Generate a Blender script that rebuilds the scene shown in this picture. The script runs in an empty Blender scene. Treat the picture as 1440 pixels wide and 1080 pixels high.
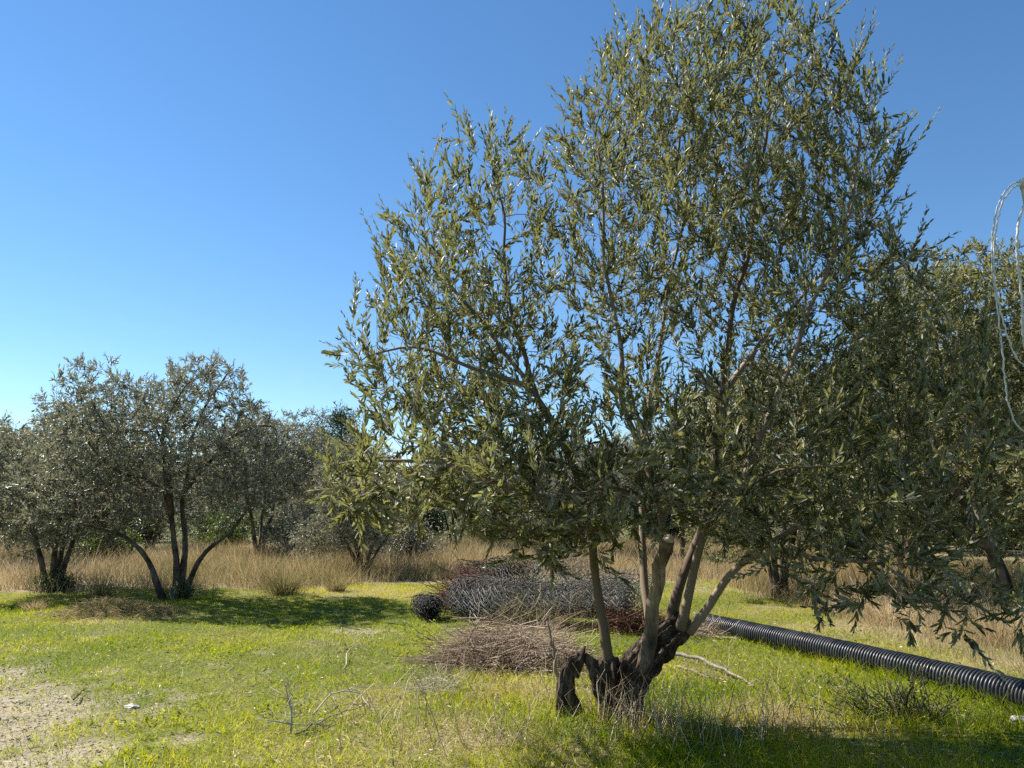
import bpy, math, numpy as np
from mathutils import Vector

rs = np.random.RandomState
R = math.radians
SC = bpy.context.scene
COL = SC.collection

# ------------------------------------------------------------------ camera model
W, H, F = 1440.0, 1080.0, 1088.0
TILT = R(9.4)
CAM = np.array([0.0, 0.0, 1.5])
FW = np.array([0, math.cos(TILT), math.sin(TILT)])
UP = np.array([0, -math.sin(TILT), math.cos(TILT)])


def ray(px, py):
    return FW + np.array([1, 0, 0]) * ((px - 720) / F) + UP * ((540 - py) / F)


def P(px, py, Y):
    d = ray(px, py)
    return CAM + d * (Y / d[1])


def G(px, py):
    d = ray(px, py)
    p = CAM + d * (-CAM[2] / d[2])
    return p


# ------------------------------------------------------------------ numpy noise
def _hash(i, j, k, seed):
    n = (i * 374761393 + j * 668265263 + k * 1274126177 + seed * 974711) & 0x7fffffff
    n = ((n ^ (n >> 13)) * 1274126177) & 0x7fffffff
    n = (n ^ (n >> 16)) & 0xffff
    return n / 65535.0


def vnoise(p, seed=0):
    """value noise, p (N,3) -> (N,) in 0..1"""
    p = np.asarray(p, float)
    i = np.floor(p).astype(np.int64)
    f = p - i
    f = f * f * (3 - 2 * f)
    out = 0
    for a in (0, 1):
        wa = f[:, 0] if a else 1 - f[:, 0]
        for b in (0, 1):
            wb = f[:, 1] if b else 1 - f[:, 1]
            for c in (0, 1):
                wc = f[:, 2] if c else 1 - f[:, 2]
                out = out + wa * wb * wc * _hash(i[:, 0] + a, i[:, 1] + b, i[:, 2] + c, seed)
    return out


def noise2(x, y, scale, seed=0, octaves=1):
    x = np.asarray(x, float); y = np.asarray(y, float)
    shp = x.shape
    t, amp, tot = 0, 1.0, 0
    for o in range(octaves):
        p = np.stack([x.ravel() * scale * 2 ** o, y.ravel() * scale * 2 ** o, np.full(x.size, 0.37 + o)], 1)
        t = t + amp * vnoise(p, seed + o)
        tot += amp
        amp *= 0.5
    return (t / tot).reshape(shp)


def norm(v):
    return v / np.maximum(np.linalg.norm(v, axis=-1, keepdims=True), 1e-9)


# ------------------------------------------------------------------ ground shape and masks
def blob_sum(x, y, blobs):
    out = np.zeros_like(np.asarray(x, float))
    for (px, py, rx, ry, w) in blobs:
        c = G(px, py)
        dx = abs(G(px + rx, py)[0] - c[0])
        dy = abs(G(px, py + ry)[1] - G(px, py - ry)[1]) / 2
        q = ((x - c[0]) / dx) ** 2 + ((y - c[1]) / dy) ** 2
        out = np.maximum(out, w * np.exp(-q))
    return out


DIRT = [(-60, 1020, 235, 85, 1.4), (60, 1065, 150, 50, 1.15), (120, 1010, 150, 50, .9), (0, 950, 80, 20, 1.0), (185, 982, 26, 9, .95), (160, 995, 25, 9, .8),
        (245, 1040, 42, 14, .95), (50, 912, 50, 7, .85), (20, 925, 60, 10, .6), (370, 918, 30, 6, .75), (310, 936, 30, 7, .7), (505, 884, 60, 7, .9),
        (130, 896, 30, 5, .7), (620, 905, 50, 8, .4), (150, 1060, 60, 16, .8)]
DRY = [(640, 1035, 170, 45, 1.1), (800, 1060, 110, 30, .7), (1060, 1005, 90, 24, 1.1), (740, 975, 120, 20, .8),
       (180, 868, 75, 18, .9), (960, 1000, 60, 20, .6), (560, 985, 90, 30, .7), (440, 905, 70, 10, .6), (300, 960, 90, 14, .35),
       (1010, 940, 60, 10, .5), (1300, 1055, 120, 20, .5), (1260, 885, 170, 22, 1.3), (1400, 935, 90, 20, 1.3), (1130, 852, 90, 12, 1.0), (420, 1050, 120, 30, .6)]


def dirt_mask(x, y):
    d = blob_sum(x, y, DIRT)
    n = noise2(x, y, 2.6, 5, 3)
    n2 = noise2(x, y, 9.0, 15, 2)
    n3 = noise2(x, y, 26.0, 16, 2)
    m = d * .95 + (n - .5) * 1.1 + (n2 - .5) * .9 + (n3 - .5) * .7
    return np.clip((m - .38) / .62, 0, 1)


def dry_mask(x, y):
    d = blob_sum(x, y, DRY)
    n = noise2(x, y, 1.4, 25, 3)
    return np.clip(d * .9 + (n - .62) * 1.0, 0, 1)


def gz(x, y):
    x = np.asarray(x, float); y = np.asarray(y, float)
    z = (noise2(x, y, .35, 1, 2) - .5) * .16 + (noise2(x, y, 1.6, 3, 2) - .5) * .06
    near = np.clip((y - 1) / 4, 0, 1)
    far = np.clip((60 - y) / 30, 0.2, 1)
    z = z * near * far
    return z


def gz1(x, y):
    return float(gz(np.array([x]), np.array([y]))[0])


# ------------------------------------------------------------------ object helpers
def mesh_np(name, V, Fa, mats, attrs=None, parent=None, smooth=True, matidx=None, loc=None):
    """V (N,3); Fa list of (M,k) arrays"""
    me = bpy.data.meshes.new(name)
    if isinstance(Fa, np.ndarray):
        Fa = [Fa]
    Fa = [f for f in Fa if len(f)]
    V = np.asarray(V, np.float32)
    if loc is not None:
        V = V - np.asarray(loc, np.float32)
    me.vertices.add(len(V))
    me.vertices.foreach_set('co', V.ravel())
    loops = np.concatenate([f.ravel() for f in Fa]).astype(np.int32)
    sizes = np.concatenate([np.full(len(f), f.shape[1], np.int32) for f in Fa])
    starts = np.concatenate([[0], np.cumsum(sizes)[:-1]]).astype(np.int32)
    me.loops.add(len(loops))
    me.loops.foreach_set('vertex_index', loops)
    me.polygons.add(len(sizes))
    me.polygons.foreach_set('loop_start', starts)
    if matidx is not None:
        me.polygons.foreach_set('material_index', np.asarray(matidx, np.int32))
    me.update(calc_edges=True)
    if smooth:
        me.polygons.foreach_set('use_smooth', np.ones(len(sizes), bool))
    for k, a in (attrs or {}).items():
        at = me.attributes.new(k, 'FLOAT', 'POINT')
        at.data.foreach_set('value', np.asarray(a, np.float32))
    for m in (mats if isinstance(mats, (list, tuple)) else [mats]):
        me.materials.append(m)
    o = bpy.data.objects.new(name, me)
    COL.objects.link(o)
    if parent is not None:
        o.parent = parent
    elif loc is not None:
        o.location = loc
    return o


def tag(o, label=None, cat=None, group=None, kind=None):
    if label: o['label'] = label
    if cat: o['category'] = cat
    if group: o['group'] = group
    if kind: o['kind'] = kind
    return o


def empty(name, loc, label, cat, group=None, rotz=0, scale=1):
    o = bpy.data.objects.new(name, None)
    o.empty_display_size = .2
    COL.objects.link(o)
    o.location = loc
    o.rotation_euler = (0, 0, rotz)
    o.scale = (scale,) * 3
    return tag(o, label, cat, group)


def copy_tree(o, parent=None):
    c = o.copy()
    COL.objects.link(c)
    if parent is not None:
        c.parent = parent
    for ch in [k for k in COL.objects if k.parent == o]:
        copy_tree(ch, c)
    return c


class Acc:
    def __init__(self):
        self.V = []; self.F = {}; self.n = 0; self.A = []

    def add(self, V, Fq, a=None):
        self.V.append(V)
        self.F.setdefault(Fq.shape[1], []).append(Fq + self.n)
        self.A.append(np.full(len(V), .5) if a is None else (np.full(len(V), a) if np.isscalar(a) else a))
        self.n += len(V)

    def build(self, name, mats, parent=None, smooth=True, loc=None):
        return mesh_np(name, np.concatenate(self.V), [np.concatenate(f) for f in self.F.values()], mats,
                       {'rnd': np.concatenate(self.A)}, parent, smooth, loc=loc)


def tube_chain(pts, rad, sides, cap=True, lump=0.0, seed=0):
    """one polyline tube"""
    pts = np.asarray(pts, float); rad = np.asarray(rad, float)
    K = len(pts)
    t = norm(np.gradient(pts, axis=0))
    md = norm(pts[-1] - pts[0] + 1e-6)
    ref = np.cross(md, [0.31, .73, .61]) if abs(md[1]) < .8 else np.cross(md, [.8, .1, .59])
    ref = norm(ref)
    nrm = norm(ref - (t @ ref)[:, None] * t)
    b = np.cross(t, nrm)
    a = np.arange(sides) * 2 * np.pi / sides
    rr = rad[:, None] * np.ones(sides)
    V = pts[:, None, :] + rr[..., None] * (np.cos(a)[None, :, None] * nrm[:, None, :] + np.sin(a)[None, :, None] * b[:, None, :])
    V = V.reshape(-1, 3)
    if lump:
        nz = vnoise(V * 9, seed) * .6 + vnoise(V * 24, seed + 1) * .4 - .5
        c = np.repeat(pts, sides, 0)
        V = c + (V - c) * (1 + lump * nz)[:, None]
    i = np.arange(K - 1)[:, None] * sides
    j = np.arange(sides)[None, :]
    j2 = (j + 1) % sides
    Fq = np.stack([i + j, i + j2, i + sides + j2, i + sides + j], -1).reshape(-1, 4)
    if cap:
        V = np.concatenate([V, pts[:1], pts[-1:]])
        n = K * sides
        jj = np.arange(sides)
        e0 = np.stack([jj, np.full(sides, n), (jj + 1) % sides, (jj + 1) % sides], -1)[:, :3]
        e1 = np.stack([n - sides + jj, n - sides + (jj + 1) % sides, np.full(sides, n + 1)], -1)
        return V, Fq, np.concatenate([e0, e1])
    return V, Fq, None


def add_tube(acc, pts, rad, sides=6, cap=True, lump=0.0, seed=0, a=None):
    V, Fq, C = tube_chain(pts, rad, sides, cap, lump, seed)
    n0 = acc.n
    acc.add(V, Fq, a)
    if C is not None:
        acc.F.setdefault(3, []).append(C + n0)


def tube_batch(Pn, Rn, sides=3):
    """Pn (N,K,3), Rn (N,K) -> V,F"""
    N, K, _ = Pn.shape
    t = norm(np.gradient(Pn, axis=1))
    md = norm(Pn[:, -1] - Pn[:, 0] + 1e-6)
    ref = np.cross(md, np.array([.31, .73, .61]))
    bad = np.linalg.norm(ref, axis=1) < .2
    ref[bad] = np.cross(md[bad], np.array([.8, -.5, .1]))
    ref = norm(ref)[:, None, :]
    nrm = norm(ref - np.sum(ref * t, -1, keepdims=True) * t)
    b = np.cross(t, nrm)
    a = np.arange(sides) * 2 * np.pi / sides
    V = Pn[:, :, None, :] + Rn[:, :, None, None] * (np.cos(a)[:, None] * nrm[:, :, None, :] + np.sin(a)[:, None] * b[:, :, None, :])
    V = V.reshape(-1, 3)
    n = np.arange(N)[:, None, None] * (K * sides)
    i = np.arange(K - 1)[None, :, None] * sides
    j = np.arange(sides)[None, None, :]
    j2 = (j + 1) % sides
    Fq = np.stack([n + i + j, n + i + j2, n + i + sides + j2, n + i + sides + j], -1).reshape(-1, 4)
    return V, Fq


def blade_batch(base, tipdir, length, width, bend, face, segs=2):
    """flat tapered blades. base (N,3), tipdir unit (N,3), bend (N,3) sideways sag vector"""
    N = len(base)
    side = norm(np.cross(tipdir, face))
    ts = np.linspace(0, 1, segs + 1)
    V = np.zeros((N, segs + 1, 2, 3))
    for k, t in enumerate(ts):
        c = base + tipdir * (length * t)[:, None] + bend * (t * t)
        w = width * (1 - t ** 1.6 * .92) * .5
        V[:, k, 0] = c - side * w[:, None]
        V[:, k, 1] = c + side * w[:, None]
    V = V.reshape(-1, 3)
    n = np.arange(N)[:, None] * (2 * (segs + 1))
    k = np.arange(segs)[None, :] * 2
    Fq = np.stack([n + k, n + k + 1, n + k + 3, n + k + 2], -1).reshape(-1, 4)
    return V, Fq, 2 * (segs + 1)


# ------------------------------------------------------------------ materials
class NT:
    def __init__(self, name):
        self.m = bpy.data.materials.new(name)
        self.m.use_nodes = True
        self.t = self.m.node_tree
        self.t.nodes.clear()
        self.out = self.t.nodes.new('ShaderNodeOutputMaterial')

    def n(self, typ, **kw):
        nd = self.t.nodes.new(typ)
        for k, v in kw.items():
            if k.startswith('i_'):
                key = k[2:].replace('_', ' ')
                nd.inputs[key].default_value = v
            else:
                setattr(nd, k, v)
        return nd

    def l(self, a, b):
        self.t.links.new(a, b)

    def ramp(self, fac, stops, interp='LINEAR'):
        r = self.n('ShaderNodeValToRGB')
        r.color_ramp.interpolation = interp
        e = r.color_ramp.elements
        while len(e) < len(stops):
            e.new(.5)
        for el, (p, c) in zip(e, stops):
            el.position = p
            el.color = tuple(c) + (1,)
        self.l(fac, r.inputs[0])
        return r.outputs[0]

    def mix(self, fac, a, b, mode='MIX'):
        m = self.n('ShaderNodeMix', data_type='RGBA', blend_type=mode)
        for s, v in ((m.inputs[0], fac), (m.inputs[6], a), (m.inputs[7], b)):
            if hasattr(v, 'is_linked') or hasattr(v, 'links'):
                self.l(v, s)
            elif isinstance(v, (int, float)):
                s.default_value = v
            else:
                s.default_value = tuple(v) + (1,)
        return m.outputs[2]

    def noise(self, scale, detail=3, rough=.6, coord=None):
        nd = self.n('ShaderNodeTexNoise')
        nd.inputs['Scale'].default_value = scale
        nd.inputs['Detail'].default_value = detail
        nd.inputs['Roughness'].default_value = rough
        if coord is not None:
            self.l(coord, nd.inputs['Vector'])
        return nd.outputs[0]

    def attr(self, name):
        return self.n('ShaderNodeAttribute', attribute_name=name).outputs['Fac']

    def obj(self):
        return self.n('ShaderNodeTexCoord').outputs['Object']

    def pos(self):
        return self.n('ShaderNodeNewGeometry').outputs['Position']

    def bump(self, h, strength, dist):
        b = self.n('ShaderNodeBump')
        b.inputs['Strength'].default_value = strength
        b.inputs['Distance'].default_value = dist
        self.l(h, b.inputs['Height'])
        return b.outputs[0]

    def principled(self, col, rough=.8, normal=None, spec=.4, metal=0):
        p = self.n('ShaderNodeBsdfPrincipled')
        if isinstance(col, (tuple, list)):
            p.inputs['Base Color'].default_value = tuple(col) + (1,)
        else:
            self.l(col, p.inputs['Base Color'])
        p.inputs['Roughness'].default_value = rough
        p.inputs['Specular IOR Level'].default_value = spec
        p.inputs['Metallic'].default_value = metal
        if normal is not None:
            self.l(normal, p.inputs['Normal'])
        return p

    def finish(self, sh):
        self.l(sh, self.out.inputs['Surface'])
        return self.m


def leaf_mat(name, top, top2, under, trans, tmix=.35, rough=.38, spec=.5):
    b = NT(name)
    r = b.attr('rnd')
    c = b.ramp(r, [(0, [v * .7 for v in top]), (.35, top), (.6, top2), (.85, [v * 1.55 for v in top2]), (1, (top2[0] * 2.1, top2[1] * 2.1, top2[2] * 2.6))])
    geo = b.n('ShaderNodeNewGeometry')
    col = b.mix(geo.outputs['Backfacing'], c, under)
    p = b.principled(col, rough, spec=spec)
    tr = b.n('ShaderNodeBsdfTranslucent')
    tc = b.ramp(r, [(0, [v * .75 for v in trans]), (1, [v * 1.5 for v in trans])])
    b.l(tc, tr.inputs['Color'])
    mx = b.n('ShaderNodeMixShader')
    mx.inputs[0].default_value = tmix
    b.l(p.outputs[0], mx.inputs[1]); b.l(tr.outputs[0], mx.inputs[2])
    return b.finish(mx.outputs[0])


def grass_mat(name, stops, tmix=.58, rough=.7, spec=.14):
    b = NT(name)
    r = b.attr('rnd')
    c = b.ramp(r, stops)
    p = b.principled(c, rough, spec=spec)
    tr = b.n('ShaderNodeBsdfTranslucent')
    b.l(c, tr.inputs['Color'])
    mx = b.n('ShaderNodeMixShader')
    mx.inputs[0].default_value = tmix
    b.l(p.outputs[0], mx.inputs[1]); b.l(tr.outputs[0], mx.inputs[2])
    return b.finish(mx.outputs[0])


def bark_mat(name, dark, mid, light, scale=14, bump=.6, dist=.01, stretch=4.0, old=None):
    b = NT(name)
    mp = b.n('ShaderNodeMapping')
    mp.inputs['Scale'].default_value = (1, 1, 1 / stretch)
    b.l(b.obj(), mp.inputs['Vector'])
    n1 = b.noise(scale * 2.2, 5, .65, mp.outputs[0])
    n2 = b.noise(scale * .35, 3, .6, b.obj())
    c1 = b.ramp(n1, [(.3, dark), (.5, mid), (.72, light)])
    c2 = b.ramp(n2, [(.38, (.35, .31, .27)), (.55, (.9, .87, .8)), (.68, (1.25, 1.25, 1.2))])
    c = b.mix(1.0, c1, c2, 'MULTIPLY')
    if old:
        sx = b.n('ShaderNodeSeparateXYZ'); b.l(b.obj(), sx.inputs[0])
        ma = b.n('ShaderNodeMath', operation='MULTIPLY_ADD'); ma.inputs[1].default_value = -.55; b.l(b.noise(9, 4, .7, mp.outputs[0]), ma.inputs[0]); b.l(sx.outputs[2], ma.inputs[2])
        c = b.mix(b.ramp(ma.outputs[0], [(.20, (1, 1, 1)), (.62, (0, 0, 0))]), c, b.ramp(n1, [(.3, old[0]), (.55, old[1]), (.75, old[2])]))
    return b.finish(b.principled(c, .85, b.bump(n1, bump, dist), .25).outputs[0])


def twig_mat(name, stops, rough=.8):
    b = NT(name)
    c = b.ramp(b.attr('rnd'), stops)
    return b.finish(b.principled(c, rough, None, .25).outputs[0])


M = {}
M['leaf_near'] = leaf_mat('olive_leaf_near', (.056, .058, .021), (.124, .124, .046), (.31, .295, .195), (.205, .205, .055), .39, .45, .28)
M['leaf_grey'] = leaf_mat('olive_leaf_grey', (.068, .070, .042), (.145, .145, .098), (.33, .325, .265), (.20, .198, .105), .36, .45, .32)
M['leaf_pine'] = leaf_mat('needle_green', (.020, .035, .014), (.040, .062, .024), (.04, .06, .025), (.05, .08, .02), .2, .6, .3)
M['leaf_shrub'] = leaf_mat('shrub_leaf', (.022, .034, .010), (.055, .075, .022), (.07, .09, .04), (.10, .14, .02), .3, .5, .4)
M['bark_stem'] = bark_mat('olive_stem_bark', (.10, .072, .047), (.29, .22, .145), (.48, .40, .29), 9, .8, .012, 4, ((.016, .012, .009), (.095, .068, .048), (.27, .21, .155)))
M['bark_old'] = bark_mat('olive_old_bark', (.016, .012, .009), (.085, .060, .042), (.25, .195, .145), 12, 1.0, .05, 7)
M['bark_far'] = bark_mat('olive_far_bark', (.05, .04, .03), (.11, .09, .065), (.20, .165, .13), 9, .8, .02)
M['twig'] = twig_mat('olive_twig', [(0, (.10, .07, .045)), (1, (.27, .205, .14))])
M['grass'] = grass_mat('lawn_grass', [(0, (.13, .20, .005)), (.35, (.30, .345, .006)), (.62, (.44, .42, .012)), (.72, (.44, .36, .06)), (.8, (.42, .34, .17)), (1, (.56, .46, .28))])
M['tall'] = grass_mat('tall_dry_grass', [(0, (.12, .145, .03)), (.2, (.21, .18, .065)), (.45, (.36, .265, .135)), (.75, (.47, .36, .20)), (1, (.60, .50, .32))], .4)
M['stalk'] = twig_mat('dry_stalk', [(0, (.18, .11, .06)), (.5, (.34, .24, .13)), (1, (.55, .46, .32))])
M['brush'] = twig_mat('brush_twigs', [(0, (.10, .065, .042)), (.5, (.27, .19, .13)), (1, (.46, .38, .28))])
M['rust'] = twig_mat('rusty_wire', [(0, (.055, .025, .018)), (.6, (.13, .055, .035)), (1, (.23, .11, .07))])
M['wire'] = twig_mat('galvanised_wire', [(0, (.045, .042, .038)), (.5, (.15, .145, .135)), (1, (.33, .32, .30))], .6)
M['darkwire'] = twig_mat('dark_wire', [(0, (.012, .012, .012)), (1, (.06, .058, .055))], .6)
M['white_twig'] = twig_mat('bleached_twig', [(0, (.28, .245, .19)), (1, (.48, .44, .37))])


def pipe_material():
    b = NT('black_pipe_plastic')
    n = b.noise(6, 4, .6, b.obj())
    n2 = b.noise(60, 2, .6, b.obj())
    c = b.ramp(n, [(.3, (.010, .011, .013)), (.7, (.030, .032, .037))])
    dust = b.ramp(b.noise(3.2, 5, .7, b.obj()), [(.48, (0, 0, 0)), (.8, (.22, .22, .22))])
    c = b.mix(b.ramp(n2, [(.5, (0, 0, 0)), (.8, (.4, .4, .4))]), c, (.10, .095, .085))
    c = b.mix(dust, c, (.17, .155, .13))
    p = b.principled(c, .5, None, .4)
    b.l(b.ramp(n, [(.3, (.28, .28, .28)), (.7, (.55, .55, .55))]), p.inputs['Roughness'])
    return b.finish(p.outputs[0])


M['pipe'] = pipe_material()


def ground_material():
    b = NT('soil_and_turf')
    pos = b.pos()
    d = b.attr('dirt'); far = b.attr('far'); dry = b.attr('dry')
    n1 = b.noise(3.0, 6, .65, pos)
    n2 = b.noise(28.0, 4, .7, pos)
    n3 = b.noise(.35, 3, .6, pos)
    turf = b.ramp(n2, [(.3, (.045, .055, .012)), (.5, (.10, .115, .022)), (.7, (.20, .18, .075))])
    straw = b.ramp(n2, [(.3, (.13, .10, .055)), (.55, (.28, .225, .13)), (.75, (.42, .35, .23))])
    soil = b.ramp(n2, [(.28, (.14, .11, .07)), (.45, (.26, .215, .15)), (.62, (.34, .29, .21)), (.8, (.41, .36, .275))])
    field = b.ramp(n3, [(.35, (.05, .065, .02)), (.6, (.13, .115, .05))])
    c = b.mix(dry, turf, straw)
    c = b.mix(d, c, soil)
    c = b.mix(far, c, field)
    h = b.mix(.5, n1, n2)
    p = b.principled(c, .95, b.bump(h, .9, .05), .1)
    return b.finish(p.outputs[0])


M['ground'] = ground_material()


def plain_mat(name, c0, c1, scale, rough=.8, bump=.3, dist=.01, spec=.3):
    b = NT(name)
    n = b.noise(scale, 5, .65, b.obj())
    c = b.ramp(n, [(.3, c0), (.7, c1)])
    return b.finish(b.principled(c, rough, b.bump(n, bump, dist), spec).outputs[0])


M['stone'] = plain_mat('pale_stone', (.26, .24, .21), (.52, .49, .44), 12, .9, .6, .02)
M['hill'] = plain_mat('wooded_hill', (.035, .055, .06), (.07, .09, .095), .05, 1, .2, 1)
M['polewood'] = plain_mat('pole_wood', (.10, .085, .07), (.2, .17, .14), 5)
M['cable'] = plain_mat('white_cable', (.36, .35, .31), (.62, .61, .57), 14, .6)
M['cane'] = plain_mat('cane_pole', (.42, .38, .22), (.60, .56, .36), 7, .6)
M['cutwood'] = plain_mat('cut_wood', (.45, .36, .24), (.66, .56, .42), 22, .8)
M['stake'] = plain_mat('grey_stake_wood', (.12, .10, .078), (.27, .23, .185), 14, .9)

# ------------------------------------------------------------------ trees
UPV = np.array([0, 0, 1.0])


class Skel:
    def __init__(self, seed):
        self.p = []; self.par = []; self.rad = []; self.limb = []
        self.r = rs(seed); self.nlimb = 0

    def limb_line(self, pts, r0, r1, step, parent=-1, wob=.028, tp=.45):
        pts = np.asarray(pts, float)
        # catmull-rom resample
        q = np.concatenate([[2 * pts[0] - pts[1]], pts, [2 * pts[-1] - pts[-2]]])
        out = []
        for i in range(1, len(q) - 2):
            n = max(2, int(np.linalg.norm(q[i + 1] - q[i]) / step))
            for t in np.arange(n) / n:
                a, b, c, d = q[i - 1], q[i], q[i + 1], q[i + 2]
                out.append(.5 * ((2 * b) + (-a + c) * t + (2 * a - 5 * b + 4 * c - d) * t * t + (-a + 3 * b - 3 * c + d) * t ** 3))
        out.append(pts[-1])
        out = np.array(out)
        n = len(out)
        t = np.linspace(0, 1, n)
        w = self.r.normal(0, wob, (n, 3))
        w = (w + np.roll(w, 1, 0) + np.roll(w, -1, 0)) / 2
        w[0] = 0
        out = out + w * np.minimum(1, t * 4)[:, None]
        lid = self.nlimb
        self.nlimb += 1
        prev = parent
        first = len(self.p)
        for k in range(n):
            if k == 0 and parent >= 0 and np.linalg.norm(out[0] - self.p[parent]) < 1e-3:
                continue
            self.p.append(out[k]); self.par.append(prev)
            self.rad.append(r0 + (r1 - r0) * t[k] ** tp); self.limb.append(lid)
            prev = len(self.p) - 1
        return first, prev

    def nearest(self, pt, lid=None):
        p = np.array(self.p)
        d = np.linalg.norm(p - pt, axis=1)
        if lid is not None:
            d[np.array(self.limb) != lid] = 1e9
        return int(np.argmin(d))

    def grow(self, A, dinf, dkill, step, trop, iters=80, jitter=.25, seedmask=None):
        """space colonisation"""
        self.nfixed = len(self.p)
        pos = np.array(self.p); A = np.asarray(A)
        par = list(self.par); limb = list(self.limb)
        d2 = np.full(len(A), 1e9); near = np.zeros(len(A), int)
        ok = np.ones(len(pos), bool) if seedmask is None else seedmask
        idx = np.where(ok)[0]
        for c in range(0, len(idx), 64):
            ii = idx[c:c + 64]
            dd = ((A[:, None, :] - pos[None, ii]) ** 2).sum(-1)
            m = dd.argmin(1)
            v = dd[np.arange(len(A)), m]
            b = v < d2
            d2[b] = v[b]; near[b] = ii[m[b]]
        alive = d2 > dkill ** 2
        nch = np.zeros(len(pos), int)
        for it in range(iters):
            act = alive & (d2 < dinf ** 2)
            if not act.any():
                break
            nodes, inv = np.unique(near[act], return_inverse=True)
            dv = norm(A[act] - pos[near[act]])
            s = np.zeros((len(nodes), 3))
            np.add.at(s, inv, dv)
            s = norm(s) + trop + self.r.normal(0, jitter, s.shape)
            s = norm(s)
            okn = nch[nodes] < 3
            nodes = nodes[okn]; s = s[okn]
            if not len(nodes):
                break
            new = pos[nodes] + s * step
            nch[nodes] += 1
            base = len(pos)
            pos = np.concatenate([pos, new])
            nch = np.concatenate([nch, np.zeros(len(new), int)])
            par += list(nodes); limb += [limb[n] for n in nodes]
            ids = np.where(alive)[0]
            for c in range(0, len(new), 128):
                nn = new[c:c + 128]
                dd = ((A[ids][:, None, :] - nn[None]) ** 2).sum(-1)
                m = dd.argmin(1)
                v = dd[np.arange(len(ids)), m]
                b = v < d2[ids]
                d2[ids[b]] = v[b]; near[ids[b]] = base + c + m[b]
            alive &= d2 > dkill ** 2
        self.p = list(pos); self.par = par; self.limb = limb

    def finish(self, tip=.0024, e=2.5):
        p = np.array(self.p); par = np.array(self.par)
        N = len(p)
        acc = np.zeros(N); rad = np.zeros(N)
        for i in range(N - 1, -1, -1):
            a = acc[i] if acc[i] > 0 else tip ** e
            rad[i] = a ** (1 / e)
            if i < self.nfixed:
                rad[i] = self.rad[i]
            if par[i] >= 0:
                acc[par[i]] += rad[i] ** e if i >= self.nfixed else tip ** e
        for i in range(self.nfixed, N):
            rad[i] = min(rad[i], rad[par[i]] * .85)
        ch = [[] for _ in range(N)]
        for i in range(N):
            if par[i] >= 0:
                ch[par[i]].append(i)
        self.chains = []
        starts = []
        mainc = np.full(N, -1)
        for i in range(N):
            if ch[i]:
                k = max(ch[i], key=lambda c: (c < self.nfixed and self.limb[c] == self.limb[i], rad[c]))
                mainc[i] = k
                for c in ch[i]:
                    if c != k:
                        starts.append((i, c))
            if par[i] < 0:
                starts.append((-1, i))
        for (a, s) in starts:
            c = [] if a < 0 else [a]
            i = s
            while i >= 0:
                c.append(i); i = mainc[i]
            self.chains.append(c)
        self.P = p; self.R = rad; self.PAR = par
        self.leafy = np.array([len(x) for x in ch])
        # direction of each node
        d = np.zeros((N, 3))
        m = par >= 0
        d[m] = norm(p[m] - p[par[m]])
        self.D = d

    def wood(self, acc_of, thick=.02):
        """acc_of(chain_is_fixed, limb) -> Acc"""
        for c in self.chains:
            idx = np.array(c)
            pts = self.P[idx].copy(); r = self.R[idx].copy()
            fixed = idx[-1] < self.nfixed
            if idx[0] != idx[1] and len(idx) > 1 and not fixed:
                r[0] = r[1]
            if len(idx) > 3 and not fixed:
                for _ in range(2):
                    pts[1:-1] = .5 * pts[1:-1] + .25 * (pts[:-2] + pts[2:])
                self.P[idx[1:]] = pts[1:]
            if len(idx) < 2:
                continue
            mr = r.max()
            sides = 12 if mr > .04 else (7 if mr > .012 else (4 if mr > .005 else 3))
            acc = acc_of(fixed, self.limb[c[-1]])
            lump = .42 if mr > .03 else 0
            add_tube(acc, pts, r, sides, mr > .01, lump, 3, float(self.r.uniform(0, 1)))


def leaf_mesh(base, d, n, L, Wd, rnd, fold=.18, curl=.0):
    N = len(base)
    side = norm(np.cross(d, n))
    up = np.cross(side, d)
    V = np.zeros((N, 6, 3))
    def at(t, s, h):
        return base + d * (L * t)[:, None] + side * (Wd * s)[:, None] + up * ((Wd * h) + L * curl * t * t)[:, None]
    V[:, 0] = at(0.0, 0, 0)
    V[:, 1] = at(.32, -.46, fold)
    V[:, 2] = at(.72, -.40, fold)
    V[:, 3] = at(1.0, 0, 0)
    V[:, 4] = at(.72, .40, fold)
    V[:, 5] = at(.32, .46, fold)
    k = np.arange(N)[:, None] * 6
    Fq = np.concatenate([k + np.array([[0, 1, 2, 3]]), k + np.array([[0, 3, 4, 5]])])
    return V.reshape(-1, 3), Fq, np.repeat(rnd, 6)


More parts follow.
